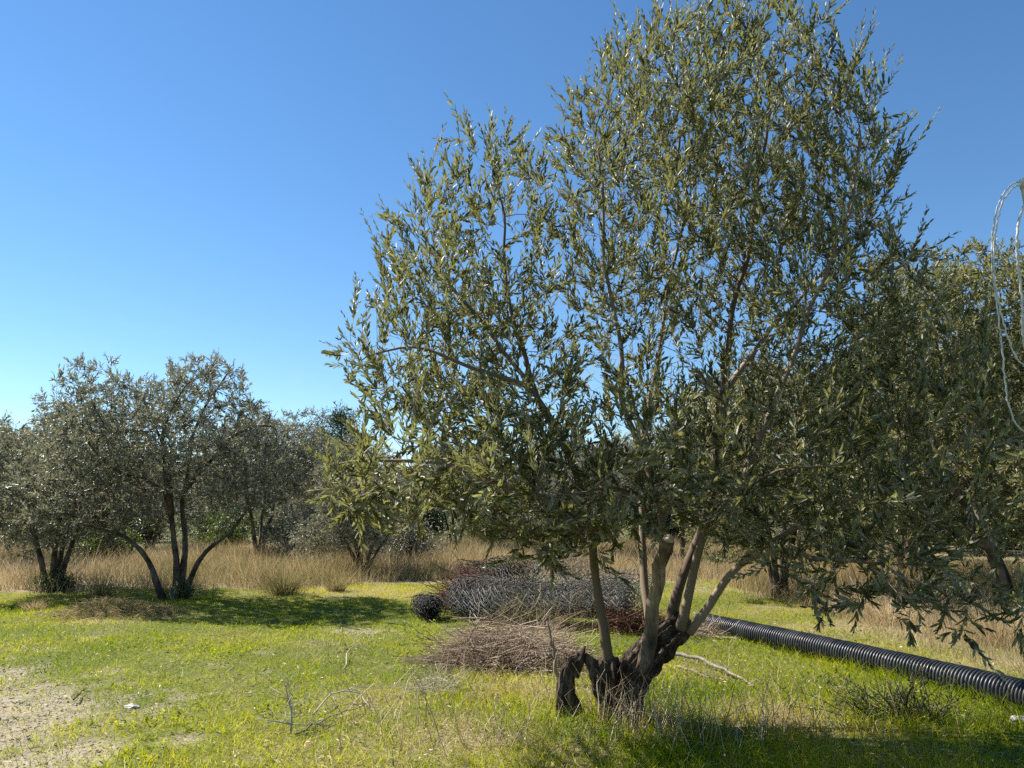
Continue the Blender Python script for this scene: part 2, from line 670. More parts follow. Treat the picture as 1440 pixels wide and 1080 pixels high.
def shoots(r, base, d, slen, pitch, L, wr, ang=(28, 55), twigr=.0016, droop=0.0, tuft=True):
    """leafy shoots: returns twig tubes (N,K,3),(N,K) and leaf mesh arrays"""
    N = len(base)
    K = 4
    d = norm(d)
    bendv = r.normal(0, .22, (N, 3)) + np.array([0, 0, .25 - droop])
    ts = np.linspace(0, 1, K)
    Pn = base[:, None, :] + slen[:, None, None] * (d[:, None, :] * ts[None, :, None] + bendv[:, None, :] * (ts ** 2)[None, :, None] * .5)
    Rn = twigr * (1 - .6 * ts)[None, :] * np.ones((N, 1))
    npair = np.maximum(2, (slen / pitch).astype(int))
    tot = int(npair.sum())
    sid = np.repeat(np.arange(N), npair)
    first = np.concatenate([[0], np.cumsum(npair)[:-1]])
    k = np.arange(tot) - first[sid]
    t = (k + 1.0) / npair[sid]
    t = np.clip(t + r.uniform(-.3, .3, tot) / npair[sid], .06, 1)
    lb = base[sid] + slen[sid, None] * (d[sid] * t[:, None] + bendv[sid] * (t ** 2)[:, None] * .5)
    ax = norm(d[sid] + bendv[sid] * t[:, None])
    ref = norm(np.cross(ax, r.normal(0, 1, (N, 3))[sid] + 1e-3))
    ref2 = np.cross(ax, ref)
    ph = k * (np.pi / 2) + r.normal(0, .25, tot)
    radial = ref * np.cos(ph)[:, None] + ref2 * np.sin(ph)[:, None]
    ls = []
    for sgn in (1, -1):
        rd = radial * sgn
        keep = r.uniform(0, 1, tot) < .93
        a = np.radians(r.uniform(ang[0], ang[1], tot)) * (1.05 - .5 * t)
        dl = norm(ax * np.cos(a)[:, None] + rd * np.sin(a)[:, None] + r.normal(0, .12, (tot, 3)))
        nl = norm(ax * .8 - rd * .5 + r.normal(0, .6, (tot, 3)))
        nl = norm(nl - np.sum(nl * dl, -1, keepdims=True) * dl)
        ll = (L[sid] if np.ndim(L) else L) * r.uniform(.7, 1.2, tot) * (1.08 - .45 * t ** 3)
        rn = np.clip(r.uniform(0, 1, tot) ** 1.15 * .9 + .2 * t ** 4 * r.uniform(0, 1, tot), 0, 1)
        ls.append(tuple(x[keep] for x in (lb, dl, nl, ll, ll * wr * r.uniform(.8, 1.2, tot), rn)))
    cat = [np.concatenate([a, b]) for a, b in zip(*ls)]
    return Pn, Rn, cat


def in_poly(x, y, poly):
    poly = np.asarray(poly, float)
    c = np.zeros(x.shape, bool)
    j = len(poly) - 1
    for i in range(len(poly)):
        xi, yi = poly[i]; xj, yj = poly[j]
        hit = ((yi > y) != (yj > y)) & (x < (xj - xi) * (y - yi) / (yj - yi + 1e-12) + xi)
        c ^= hit
        j = i
    return c


def poly_dist(x, y, poly):
    poly = np.asarray(poly, float)
    best = np.full(x.shape, 1e9)
    for i in range(len(poly)):
        a = poly[i - 1]; b = poly[i]
        ab = b - a
        t = np.clip(((x - a[0]) * ab[0] + (y - a[1]) * ab[1]) / (ab @ ab + 1e-12), 0, 1)
        best = np.minimum(best, np.hypot(x - a[0] - t * ab[0], y - a[1] - t * ab[1]))
    return best


def lump_points(r, poly_px, Yc, T, dens, gap=.0, edge=1.0, seed=0):
    """crown volume: world-space outline in the plane y=Yc with a rounded thickness along y"""
    w = np.array([P(a, b, Yc) for a, b in poly_px])
    poly = w[:, [0, 2]]
    lo = poly.min(0); hi = poly.max(0)
    n = int(dens * (hi - lo).prod() * 2 * T)
    x = r.uniform(lo[0], hi[0], n); z = r.uniform(lo[1], hi[1], n); u = r.uniform(-1, 1, n)
    m = in_poly(x, z, poly)
    x, z, u = x[m], z[m], u[m]
    d = poly_dist(x, z, poly)
    th = np.sqrt(np.clip(1 - (1 - np.clip(d / (T * edge), 0, 1)) ** 2, 0, 1))
    m = np.abs(u) < .12 + .88 * th
    pts = np.stack([x, Yc + u * T, z], 1)[m]
    if gap:
        nz = vnoise(pts * 1.9, 70 + seed) * .65 + vnoise(pts * 4.1, 80 + seed) * .35
        pts = pts[nz > gap]
    return pts


# ------------------------------------------------------------------ main olive
def build_main_tree():
    r = rs(11)
    base = G(872, 1012)
    base[2] = gz1(base[0], base[1])
    Y0 = base[1]
    t = empty('olive_tree', base, 'large multi-stemmed olive tree with dark hollow old trunk beside the black pipe', 'olive tree')
    s = Skel(5)
    dz = lambda a, b, y: P(a, b, Y0 + y)
    st = .11
    L = {}
    # lines are stems and limbs of the tree
    L['A'] = s.limb_line([dz(858, 955, .02), dz(852, 890, -.02), dz(843, 810, -.06), dz(828, 735, -.12), dz(796, 640, -.2), dz(745, 545, -.22), dz(690, 470, -.15), dz(610, 380, 0)], .054, .011, st, wob=.03)
    L['B'] = s.limb_line([dz(902, 950, -.05), dz(918, 880, -.12), dz(932, 805, -.2), dz(946, 757, -.24)], .062, .046, st, wob=.03)
    L['B2'] = s.limb_line([np.array(s.p[L['B'][1]]) + np.array([-.03, .02, -.12]), dz(925, 700, -.1), dz(880, 590, -.05), dz(866, 480, .0), dz(850, 330, .1), dz(840, 190, .2)], .042, .009, st, L['B'][1] - 1)
    L['C'] = s.limb_line([dz(918, 900, .12), dz(908, 820, .3), dz(903, 740, .45), dz(905, 640, .6), dz(928, 480, .8), dz(958, 300, .8), dz(960, 130, .7)], .044, .010, st)
    L['D'] = s.limb_line([dz(940, 895, .1), dz(952, 830, .2), dz(985, 750, .3), dz(1000, 680, .35), dz(1005, 560, .35), dz(1040, 380, .4), dz(1072, 220, .5), dz(1085, 80, .5)], .052, .011, st)
    L['E'] = s.limb_line([dz(957, 885, -.02), dz(972, 820, -.1), dz(1000, 740, -.2), dz(1060, 640, -.3), dz(1125, 490, -.3), dz(1180, 330, -.2), dz(1215, 190, -.05)], .047, .010, st)
    L['Fa'] = s.limb_line([dz(968, 890, .0), dz(1000, 852, -.05), dz(1046, 792, -.1), dz(1120, 740, -.3), dz(1220, 690, -.5), dz(1340, 640, -.6)], .044, .011, st)
    L['Gg'] = s.limb_line([s.p[s.nearest(dz(828, 735, -.12), 0)], dz(770, 700, -.35), dz(690, 680, -.5), dz(600, 655, -.55), dz(500, 640, -.5), dz(445, 665, -.5)], .045, .008, st, s.nearest(dz(828, 735, -.12), 0))
    L['A2'] = s.limb_line([s.p[s.nearest(dz(796, 640, -.2), 0)], dz(742, 530, 0), dz(718, 400, .15), dz(700, 270, .2)], .036, .009, st, s.nearest(dz(796, 640, -.2), 0))
    L['A3'] = s.limb_line([s.p[s.nearest(dz(745, 545, -.2), 0)], dz(660, 520, -.2), dz(580, 485, -.2), dz(500, 500, -.2)], .028, .007, st, s.nearest(dz(745, 545, -.2), 0))
    nF = s.nearest(dz(1046, 792, -.1), 6)
    L['Hh'] = s.limb_line([s.p[nF], dz(1110, 775, -.5), dz(1200, 790, -.9), dz(1300, 820, -1.2), dz(1390, 850, -1.35)], .034, .006, st, nF)
    nD = s.nearest(dz(1005, 560, .35), 4)
    L['D2'] = s.limb_line([s.p[nD], dz(1080, 470, .5), dz(1150, 390, .7), dz(1230, 300, .8)], .036, .009, st, nD)
    nB = s.nearest(dz(925, 700, -.1), 2)
    L['B3'] = s.limb_line([s.p[nB], dz(900, 690, -.5), dz(860, 690, -.9), dz(800, 700, -1.2)], .03, .007, st, nB)
    nE = s.nearest(dz(1000, 740, -.2), 5)
    L['E2'] = s.limb_line([s.p[nE], dz(1030, 700, -.6), dz(1080, 680, -1.0), dz(1150, 660, -1.3)], .03, .007, st, nE)
    A = []
    A.append(lump_points(r, [(830, 600), (805, 420), (785, 300), (795, 190), (815, 130), (865, 78), (940, 60), (1030, 42), (1120, 40), (1140, 120), (1195, 140), (1235, 170), (1262, 250), (1258, 320), (1270, 420), (1250, 560), (1100, 640)], Y0 + .35, 1.25, 240, .40, 1.0, 1))
    A.append(lump_points(r, [(478, 492), (525, 420), (552, 345), (592, 275), (635, 232), (690, 192), (738, 225), (785, 300), (800, 420), (820, 560), (780, 660), (660, 640), (540, 600), (488, 550)], Y0 + .05, 1.0, 250, .40, 1.0, 2))
    A.append(lump_points(r, [(445, 690), (530, 610), (640, 600), (800, 600), (870, 650), (875, 765), (830, 800), (760, 795), (700, 770), (620, 760), (540, 735), (460, 725)], Y0 - .45, 1.0, 330, .25, 1.0, 3))
    A.append(lump_points(r, [(860, 640), (1000, 590), (1250, 520), (1290, 400), (1370, 500), (1400, 640), (1400, 760), (1370, 820), (1270, 800), (1150, 825), (1060, 800), (980, 750), (870, 760)], Y0 - .5, .95, 230, .30, 1.0, 4))
    A.append(lump_points(r, [(1120, 800), (1250, 795), (1390, 800), (1410, 860), (1370, 875), (1250, 870), (1150, 840)], Y0 - 1.15, .35, 200, .3, 1.0, 5))
    A.append(lump_points(r, [(740, 600), (860, 560), (1000, 590), (1080, 620), (1060, 760), (960, 740), (860, 770), (740, 770)], Y0 - .95, .5, 190, .3, 1.0, 8))
    A.append(lump_points(r, [(1060, 790), (1200, 790), (1440, 770), (1440, 885), (1300, 880), (1180, 862), (1080, 840)], Y0 - .9, .55, 230, .3, 1.0, 9))
    A.append(lump_points(r, [(1215, 830), (1310, 830), (1315, 895), (1285, 920), (1235, 905)], Y0 - 1.2, .22, 200, .2, 1.0, 6))
    A.append(lump_points(r, [(1340, 820), (1440, 820), (1440, 925), (1390, 925), (1350, 890)], Y0 - 1.35, .3, 200, .2, 1.0, 7))
    A = np.concatenate(A)
    P0 = np.array(s.p)
    seed = (P0[:, 2] > 1.15)
    s.grow(A, 1.3, .13, .095, np.array([0, 0, .22]), 80, .22, seed)
    s.finish(.0022)
    # wood
    accs = {}
    def acc_of(fixed, limb):
        k = ('limb', limb) if fixed else 'branches'
        return accs.setdefault(k, Acc())
    s.wood(acc_of)
    thin = np.where((np.arange(len(s.P)) >= s.nfixed) & (s.R < .0075))[0]
    # leafy shoots
    lf = s.leafy[thin]
    q0 = s.P[thin]
    reps = np.where(lf == 0, 3, np.where(r.uniform(0, 1, len(thin)) < .62, 1, 0)) + (s.P[thin][:, 2] < 2.6) * (r.uniform(0, 1, len(thin)) < .2) - ((q0[:, 0] > P(1050, 700, Y0)[0]) & (q0[:, 2] < 2.5) & (r.uniform(0, 1, len(thin)) < .4))
    reps = np.maximum(reps, 0)
    # sparser inside the crown heart
    q = s.P[thin]
    heart = np.exp(-((q[:, 0] - P(970, 490, Y0)[0]) / .65) ** 2 - ((q[:, 2] - P(970, 490, Y0)[2]) / .42) ** 2)
    reps = np.where((heart > .35) & (r.uniform(0, 1, len(thin)) < heart * .8), 0, reps)
    ids = np.repeat(thin, reps)
    lowz = np.clip((s.P[ids][:, 2] - 1.4) / 2.2, 0, 1)
    d = norm(s.D[ids] * .7 + r.normal(0, .32, (len(ids), 3)) + UPV * (.3 + .6 * lowz)[:, None])
    tip = s.leafy[ids] == 0
    slen = r.uniform(.13, .27, len(ids)) + np.where(tip, r.uniform(.0, .14, len(ids)), 0)
    top = tip & (r.uniform(0, 1, len(ids)) < .16 * lowz)
    slen = np.where(top, slen + r.uniform(.05, .22, len(ids)), slen)
    Pn, Rn, (lb, dl, nl, ll, wd, rn) = shoots(r, s.P[ids], d, slen, .0275, .065 * (1 + .22 * np.clip((2.7 - s.P[ids][:, 2]) / .8, 0, 1)), .265, (18, 50))
    V, Fq = tube_batch(Pn, Rn, 3)
    accs['branches'].add(V, Fq, np.repeat(r.uniform(0, 1, len(ids)), Pn.shape[1] * 3))
    V, Fq, rr = leaf_mesh(lb, dl, nl, ll, wd, rn)
    print('main leaves', len(lb), 'nodes', len(s.P), 'shoots', len(ids), 'attr', len(A))
    mesh_np('crown', V, Fq, M['leaf_near'], {'rnd': rr}, t, False, loc=base)
    for k, a in accs.items():
        if k == 'branches':
            a.build('branches', M['twig'], t, loc=base)
        else:
            o = a.build('limb', M['bark_stem'], t, loc=base)
    # pale saw cut on the stub
    e = np.array(s.P[L['B'][1]]); dd = norm(e - np.array(s.P[L['B'][1] - 1]))
    c = Acc()
    add_tube(c, [e - dd * .004, e + dd * .012, e + dd * .03 + np.array([.01, 0, .01])], [.047, .042, .02], 12, True, .15)
    o = c.build('saw_cut', M['cutwood'], t, loc=base)
    o['label'] = 'pale sawn end of a lopped stem'
    # old gnarled base: lofted trunk leaning right
    def loft(cs, rad, ns, nk, lump, seed, name, sq=(1, 1), sm=4):
        cs = np.array(cs); rad = np.array(rad)
        tt = np.linspace(0, len(cs) - 1, nk)
        cc = np.stack([np.interp(tt, np.arange(len(cs)), cs[:, i]) for i in range(3)], 1)
        for _ in range(sm):
            cc[1:-1] = .5 * cc[1:-1] + .25 * (cc[:-2] + cc[2:])
        rr = np.interp(tt, np.arange(len(cs)), rad)
        a = np.arange(ns) * 2 * np.pi / ns
        flute = 1 + .13 * np.sin(a * 5 + 1.3) + .10 * np.sin(a * 9 + .4) + .07 * np.sin(a * 17) + .04 * np.sin(a * 29 + 2)
        t_ = norm(np.gradient(cc, axis=0))
        nx = norm(np.array([1, 0, 0]) - (t_ @ np.array([1, 0, 0]))[:, None] * t_)
        ny = np.cross(t_, nx)
        V = cc[:, None] + (rr[:, None] * flute[None])[..., None] * (sq[0] * np.cos(a)[None, :, None] * nx[:, None] + sq[1] * np.sin(a)[None, :, None] * ny[:, None])
        V = V.reshape(-1, 3)
        c_ = np.repeat(cc, ns, 0)
        sc = np.array([1, 1, .45])
        nz = .8 * vnoise(V * 8 * sc, seed) + .7 * vnoise(V * 20 * np.array([1, 1, .25]), seed + 1) + .7 * vnoise(V * 50 * np.array([1, 1, .2]), seed + 2) - 1.1
        V = c_ + (V - c_) * (1 + lump * nz)[:, None]
        i = np.arange(nk - 1)[:, None] * ns; j = np.arange(ns)[None]; j2 = (j + 1) % ns
        Fq = np.stack([i + j, i + j2, i + ns + j2, i + ns + j], -1).reshape(-1, 4)
        V = np.concatenate([V, cc[-1:] + np.array([0, 0, .02])])
        jj = np.arange(ns)
        C = np.stack([nk * ns - ns + jj, nk * ns - ns + (jj + 1) % ns, np.full(ns, nk * ns)], -1)
        return mesh_np(name, V, [Fq, C], M['bark_old'], None, t, True, loc=base)
    g = lambda a, b, y: P(a, b, Y0 + y)
    b0 = base.copy(); b0[2] -= .08
    loft([b0 + [.04, 0, 0], g(876, 1008, 0), g(879, 978, .02), g(893, 942, .03), g(924, 908, .04), g(950, 885, .05), g(966, 868, .05)], [.20, .125, .115, .124, .112, .092, .06], 120, 170, .28, 31, 'trunk')
    loft([g(868, 1000, .03), g(858, 970, .04), g(857, 946, .02), g(856, 925, .01)], [.115, .10, .085, .055], 90, 80, .30, 37, 'trunk_shoulder')
    # hollow stump remnant to the left: an arch of old wood
    pts = [g(800, 1006, -.02), g(796, 975, -.02), g(799, 945, 0), g(806, 930, .01), g(822, 922, .02), g(834, 938, .03), g(848, 962, .03), g(860, 990, .02)]
    o = loft(pts, [.078, .060, .054, .044, .022, .042, .065, .09], 80, 150, .55, 41, 'hollow_stump', (1, .6), 2)
    o['label'] = 'blackened hollow stump remnant with a gap through it'
    spk = Acc()
    for (a, b, a2, b2, rr_) in ((806, 950, 823, 908, .045), (800, 960, 793, 922, .04), (812, 940, 810, 914, .03), (838, 952, 846, 925, .04), (846, 960, 856, 930, .04)):
        p0, p1 = g(a, b, 0), g(a2, b2, .02)
        add_tube(spk, [p0, .5 * (p0 + p1) + [.01, 0, 0], p1], [rr_, rr_ * .7, .006], 9, True, .6, int(a))
    o = spk.build('splintered_top', M['bark_old'], t, loc=base)
    return t


# ------------------------------------------------------------------ other olives
def make_olive(name, base, limbs, lumps, nl, leafL, pitch, seed, mat, label, group=None, step=.16, kill=.22, wr=.26, barkm='bark_far', trop=.1, slen=(.14, .3), minz=1.0, dens_rep=1.0, ang=(28, 60)):
    """limbs: list of (points, r0, r1) world space ; lumps: attractor points"""
    r = rs(seed)
    s = Skel(seed + 1)
    for (pts, r0, r1, par) in limbs:
        if par is None:
            s.limb_line(pts, r0, r1, step, -1, .03)
        else:
            n = s.nearest(np.array(pts[0]), par)
            s.limb_line([s.p[n]] + list(pts[1:]), r0, r1, step, n, .03)
    seedm = np.array(s.p)[:, 2] > base[2] + minz
    s.grow(lumps, 2.2, kill, step, np.array([0, 0, trop]), 60, .3, seedm)
    s.finish(.0035)
    w = Acc()
    s.wood(lambda f, l: w)
    t = empty(name, base, label, 'olive tree', group)
    thin = np.where((np.arange(len(s.P)) >= s.nfixed) & (s.R < .013))[0]
    lf = s.leafy[thin]
    reps = np.where(lf == 0, 4, 1.5) * dens_rep
    reps = np.floor(reps + r.uniform(0, 1, len(thin))).astype(int)
    ids = np.repeat(thin, reps)
    d = norm(s.D[ids] * .6 + r.normal(0, .6, (len(ids), 3)) + UPV * .2)
    sl = r.uniform(slen[0], slen[1], len(ids))
    Pn, Rn, cat = shoots(r, s.P[ids], d, sl, pitch, leafL, wr, ang=ang, twigr=.0035, droop=.2)
    V, Fq = tube_batch(Pn, Rn, 3)
    w.add(V, Fq, .3)
    lb, dl, nrm_, ll, wd, rn = cat
    if len(lb) > nl:
        k = r.permutation(len(lb))[:nl]
        lb, dl, nrm_, ll, wd, rn = [a[k] for a in (lb, dl, nrm_, ll, wd, rn)]
    V, Fq, rr = leaf_mesh(lb, dl, nrm_, ll, wd, rn)
    print(name, 'leaves', len(lb), 'nodes', len(s.P))
    w.build('trunk', M[barkm], t, loc=base)
    mesh_np('crown', V, Fq, mat, {'rnd': rr}, t, False, loc=base)
    return t


def ball_lumps(r, balls, dens):
    out = []
    for (c, rad) in balls:
        rad = np.array(rad)
        n = int(dens * 4.19 * rad.prod())
        v = norm(r.normal(0, 1, (n, 3))) * (r.uniform(0, 1, (n, 1)) ** (1 / 2.6))
        out.append(np.array(c) + v * rad)
    p = np.concatenate(out)
    nz = vnoise(p * 1.3, 91)
    return p[nz > .3]


def generic_olive(seed, hgt, rad, label, nl, leafL, nst=4, pitch=.05, mat='leaf_grey', lean=.5, crown0=.15, drep=1.6):
    r = rs(seed)
    base = np.zeros(3)
    limbs = []
    a0 = r.uniform(0, 6.28)
    for k in range(nst):
        a = a0 + k * 6.283 / nst + r.uniform(-.4, .4)
        d = np.array([math.cos(a), math.sin(a), 0])
        f = lean * r.uniform(.6, 1.2)
        limbs.append(([d * .10 + [0, 0, -.1], d * (.18 + .1 * f) + [0, 0, hgt * .12], d * rad * .35 * f * 1.4 + [0, 0, hgt * .32], d * rad * .5 * f * 1.6 + [0, 0, hgt * .58], d * rad * .55 * f * 1.6 + [0, 0, hgt * .82]], r.uniform(.09, .14), .014, None))
    balls = [((0, 0, hgt * .62), (rad * .75, rad * .75, hgt * .3))]
    for k in range(9):
        a = r.uniform(0, 6.28); q = r.uniform(.45, .8)
        z = hgt * r.uniform(crown0 + .12, .84)
        rr = rad * r.uniform(.28, .42)
        balls.append(((math.cos(a) * rad * q, math.sin(a) * rad * q, z), (rr, rr, rr * .9)))
    A = ball_lumps(r, balls, 75)
    return make_olive('olive_tree', base, limbs, A, nl, leafL, pitch, seed, M[mat], label, 'olive trees of the grove', .17, .20, .30, dens_rep=drep, minz=hgt * .22)


def place(o, px, Y, rotz, sc, label):
    d = ray(px, 720)
    x = d[0] * Y / d[1]
    o.location = (x, Y, gz1(x, Y) - .02)
    o.rotation_euler = (0, 0, rotz)
    o.scale = (sc, sc, sc)
    o['label'] = label
    return o


def build_left_tree():
    base = G(240, 845)
    Y = base[1]
    base[2] = gz1(base[0], base[1])
    q = lambda a, b, y: P(a, b, Y + y)
    limbs = [
        ([q(232, 850, 0), q(218, 815, -.05), q(200, 780, -.1), q(165, 748, -.3), q(120, 738, -.5), q(85, 715, -.6)], .085, .016, None),
        ([q(248, 850, 0), q(247, 800, .05), q(243, 740, .1), q(235, 700, .0), q(205, 672, -.2), q(165, 665, -.4), q(120, 625, -.5)], .085, .018, None),
        ([q(256, 850, -.02), q(268, 812, -.1), q(285, 785, -.2), q(312, 752, -.4), q(360, 700, -.6)], .075, .018, None),
        ([q(252, 835, .05), q(258, 770, .2), q(260, 690, .3), q(270, 620, .4), q(300, 560, .5), q(325, 520, .5)], .085, .016, None),
        ([q(250, 856, 0), q(251, 838, 0), q(256, 818, .02)], .17, .11, None),
        ([q(243, 720, .1), q(238, 660, .3), q(215, 590, .5), q(190, 545, .6)], .07, .014, 1),
        ([q(260, 690, .3), q(300, 640, .1), q(350, 600, -.1), q(390, 600, -.2)], .06, .012, 3),
        ([q(243, 700, .1), q(230, 640, -.5), q(240, 580, -.9), q(260, 540, -1.0)], .05, .012, 1),
    ]
    r = rs(3)
    A = [lump_points(r, [(85, 570), (105, 530), (145, 508), (195, 530), (225, 540), (270, 508), (320, 503), (352, 540), (372, 590), (405, 640), (410, 700), (340, 735), (290, 705), (250, 690), (215, 705), (185, 745), (120, 760), (50, 745), (40, 680), (90, 620)], Y, 1.9, 85, .34, 1.0, 7)]
    return make_olive('olive_tree', base, limbs, np.concatenate(A), 150000, .080, .030, 21, M['leaf_grey'],
                      'rounded grey-green olive with forked trunk at edge of lawn casting a long shadow', 'olive trees of the grove', .13, .17, .26, minz=1.0, slen=(.13, .27), dens_rep=1.1)


def build_trees():
    build_main_tree()
    build_left_tree()
    GR = 'olive trees of the grove'
    a = generic_olive(41, 4.6, 2.3, 'x', 70000, .10, 4)
    b = generic_olive(52, 5.2, 2.5, 'x', 70000, .10, 3)
    c = generic_olive(63, 4.0, 2.2, 'x', 60000, .10, 5, lean=.8)
    n = generic_olive(74, 5.9, 2.6, 'x', 150000, .080, 4, .030, 'leaf_near', drep=1.5)
    # left side
    place(a, 82, 15.4, .4, .86, 'olive tree at left edge of photo with three short dark stems in straw grass')
    place(b, 366, 25.5, 1.1, .98, 'shaded olive with two dark trunks directly behind the shadow-casting lawn olive')
    place(c, 512, 19.5, 2.2, .72, 'small thin-stemmed olive beyond the wire rolls, low behind the main tree')
    place(copy_tree(a), -60, 20.5, 2.0, .95, 'far olive at left frame edge, mostly hidden by the three-stemmed tree')
    place(copy_tree(c), 160, 27, 4.0, 1.02, 'distant olive seen low between the left pair of olive trees')
    place(copy_tree(b), 640, 29, 3.3, .86, 'distant olive beyond the tall straw grass behind the wire mesh rolls')
    place(copy_tree(a), 800, 24, 5.0, .86, 'olive behind the main crown, straight above the big wire roll')
    spots = [(-150, 30), (30, 34), (120, 44), (215, 33), (290, 41), (430, 36), (560, 40), (470, 30), (700, 37), (760, 45), (860, 32), (1010, 38), (1110, 34), (1270, 31), (1380, 27), (1480, 36), (1600, 30), (-260, 24)]
    lab = ['hazy far olive partly hidden at the left frame edge', 'far grey olive showing between the two left foreground olives, low', 'remote olive, a grey patch left of the forked lawn olive trunk', 'far olive visible through the fork of the lawn olive',
           'remote olive between lawn olive and the two-trunked shaded one', 'far olive under the pine, low in the gap of sky', 'remote olive behind the small thin-stemmed olive', 'far rounded olive right beside the pine foot', 'far olive behind left skirt of the main crown',
           'remote olive deep behind the middle of the netting heap', 'far olive behind main tree stems, left of the trunk', 'far olive directly behind main tree right stems', 'far olive behind the single dark trunk beyond the pipe',
           'far olive behind the straw bank on the right', 'far olive left of the dense right-edge tree trunk', 'far olive past the right frame edge', 'outermost far olive on the right, out by the cane pole', 'outermost far olive on the left, beyond the frame edge']
    rq = rs(5)
    for i, (px, Y) in enumerate(spots):
        place(copy_tree((a, b, c)[i % 3]), px, Y, rq.uniform(0, 6.28), rq.uniform(.85, 1.1), lab[i])
    # right side
    place(n, 1420, 11.3, .3, 1.0, 'tall dense olive with dark trunk at right edge of photo behind the pipe')
    place(copy_tree(n), 1090, 14.5, 2.6, .80, 'olive with single dark trunk seen just above far end of the pipe')
    place(copy_tree(n), 1275, 16.0, 4.4, .95, 'olive crown showing above the straw between the two dark right-hand trunks')
    place(copy_tree(b), 950, 22, 1.9, .84, 'olive hidden behind the main tree stems in the background')
    place(copy_tree(n), 1560, 15.5, 1.2, 1.05, 'pale-topped olive behind the hanging white cables at right edge')
    place(copy_tree(c), 1180, 25, .7, 1.1, 'farthest right-hand olive, behind the row beyond the pipe')


# ------------------------------------------------------------------ far background
def far_tree():
    """tall feathery conifer far off"""
    r = rs(9)
    x = P(476, 700, 46)[0]
    base = np.array([x, 46, 0.0])
    t = empty('pine_tree', base, 'dark feathery pine rising against the sky between left olives and main tree', 'pine tree')
    w = Acc()
    add_tube(w, [base, base + [.1, 0, 3], base + [.0, 0, 5.6], base + [.1, 0, 7.2]], [.2, .15, .08, .02], 8)
    lv = []
    for k in range(64):
        z = r.uniform(2.2, 7.1)
        ln = (8.4 - z) * .42 * r.uniform(.3, 1.2) + .3
        a = r.uniform(0, 6.28)
        p0 = base + [0, 0, z]
        p1 = p0 + np.array([math.cos(a) * ln, math.sin(a) * ln, ln * r.uniform(.15, .6)])
        add_tube(w, [p0, .5 * (p0 + p1) + [0, 0, -.05], p1], [.04, .025, .008], 4)
        m = 110
        tt = r.uniform(.35, 1.08, m)
        lv.append(p0 + (p1 - p0) * tt[:, None] + r.normal(0, .22, (m, 3)))
    lb = np.concatenate(lv); n = len(lb)
    d = norm(r.normal(0, 1, (n, 3)) + UPV * .5)
    V, Fq, rr = leaf_mesh(lb, d, norm(r.normal(0, 1, (n, 3))), r.uniform(.14, .28, n), np.full(n, .05), r.uniform(0, .8, n))
    w.build('trunk', M['bark_far'], t, loc=base)
    mesh_np('crown', V, Fq, M['leaf_pine'], {'rnd': rr}, t, False, loc=base)


def shrub(px, Y, wdt, hgt, label, seed, n=5000, L=.09, mat='leaf_shrub', group=None):
    r = rs(seed)
    x = P(px, 720, Y)[0]
    base = np.array([x, Y, gz1(x, Y)])
    t = empty('shrub', base, label, 'shrub', group)
    w = Acc(); lv = []
    for k in range(26):
        a = r.uniform(0, 6.28); q = r.uniform(0, .5) * wdt
        tip = base + np.array([math.cos(a) * q, math.sin(a) * q, hgt * r.uniform(.4, 1.0) * (1 - .4 * (q / wdt / .5) ** 2)])
        p0 = base + np.array([math.cos(a) * .05, math.sin(a) * .05, -.03])
        add_tube(w, [p0, .45 * p0 + .55 * tip + [0, 0, .05], tip], [.014, .009, .003], 4, a=r.uniform(0, .5))
        m = n // 26
        tt = r.uniform(.25, 1.04, m)
        lv.append(p0 + (tip - p0) * tt[:, None] + r.normal(0, .09 * wdt, (m, 3)) * [1, 1, .7])
    lb = np.concatenate(lv)
    lb = lb[lb[:, 2] > base[2] + .03]
    nn = len(lb)
    d = norm(r.normal(0, 1, (nn, 3)) + UPV * .5)
    V, Fq, rr = leaf_mesh(lb, d, norm(r.normal(0, 1, (nn, 3)) + UPV), r.uniform(.6, 1.2, nn) * L, r.uniform(.25, .4, nn) * L, r.beta(2, 3, nn))
    w.build('stems', M['twig'], t, loc=base)
    mesh_np('foliage', V, Fq, M[mat], {'rnd': rr}, t, False, loc=base)
    return t


def hill():
    xs = np.linspace(-900, 900, 120); ys = np.linspace(420, 800, 24)
    X, Y = np.meshgrid(xs, ys)
    prof = np.clip((Y - 420) / 160, 0, 1); prof = prof * prof * (3 - 2 * prof)
    Z = prof * (18 + 26 * noise2(X, X * 0, .004, 60, 3) + 6 * noise2(X, Y, .02, 61, 3)) - 1.5
    V = np.stack([X, Y, Z], -1).reshape(-1, 3)
    n, m = len(ys), len(xs)
    i = np.arange(n - 1)[:, None] * m; j = np.arange(m - 1)[None]
    Fq = np.stack([i + j, i + j + 1, i + m + j + 1, i + m + j], -1).reshape(-1, 4)
    tag(mesh_np('hills', V, Fq, M['hill']), 'low bluish wooded hills on the horizon', None, None, 'structure')


def utility_pole():
    Y = 42.0
    b = P(438, 720, Y); b[2] = 0
    t = P(438, 611, Y)
    r = empty('utility_pole', b, 'thin dark utility pole beside the far pine, tiny against the sky', 'pole')
    a = Acc(); add_tube(a, [b, .5 * (b + t), t], [.10, .085, .07], 10)
    a.build('post', M['polewood'], r, loc=b)
    c = Acc(); z = t - np.array([0, 0, .35])
    add_tube(c, [z - [.45, 0, 0], z, z + [.45, 0, 0]], [.05, .05, .05], 6)
    c.build('crossarm', M['polewood'], r, loc=b)
    for dx in (-.4, .4):
        i = Acc(); q = z + np.array([dx, 0, .04])
        add_tube(i, [q, q + [0, 0, .08], q + [0, 0, .16]], [.035, .05, .02], 8)
        i.build('insulator', M['stone'], r, loc=b)


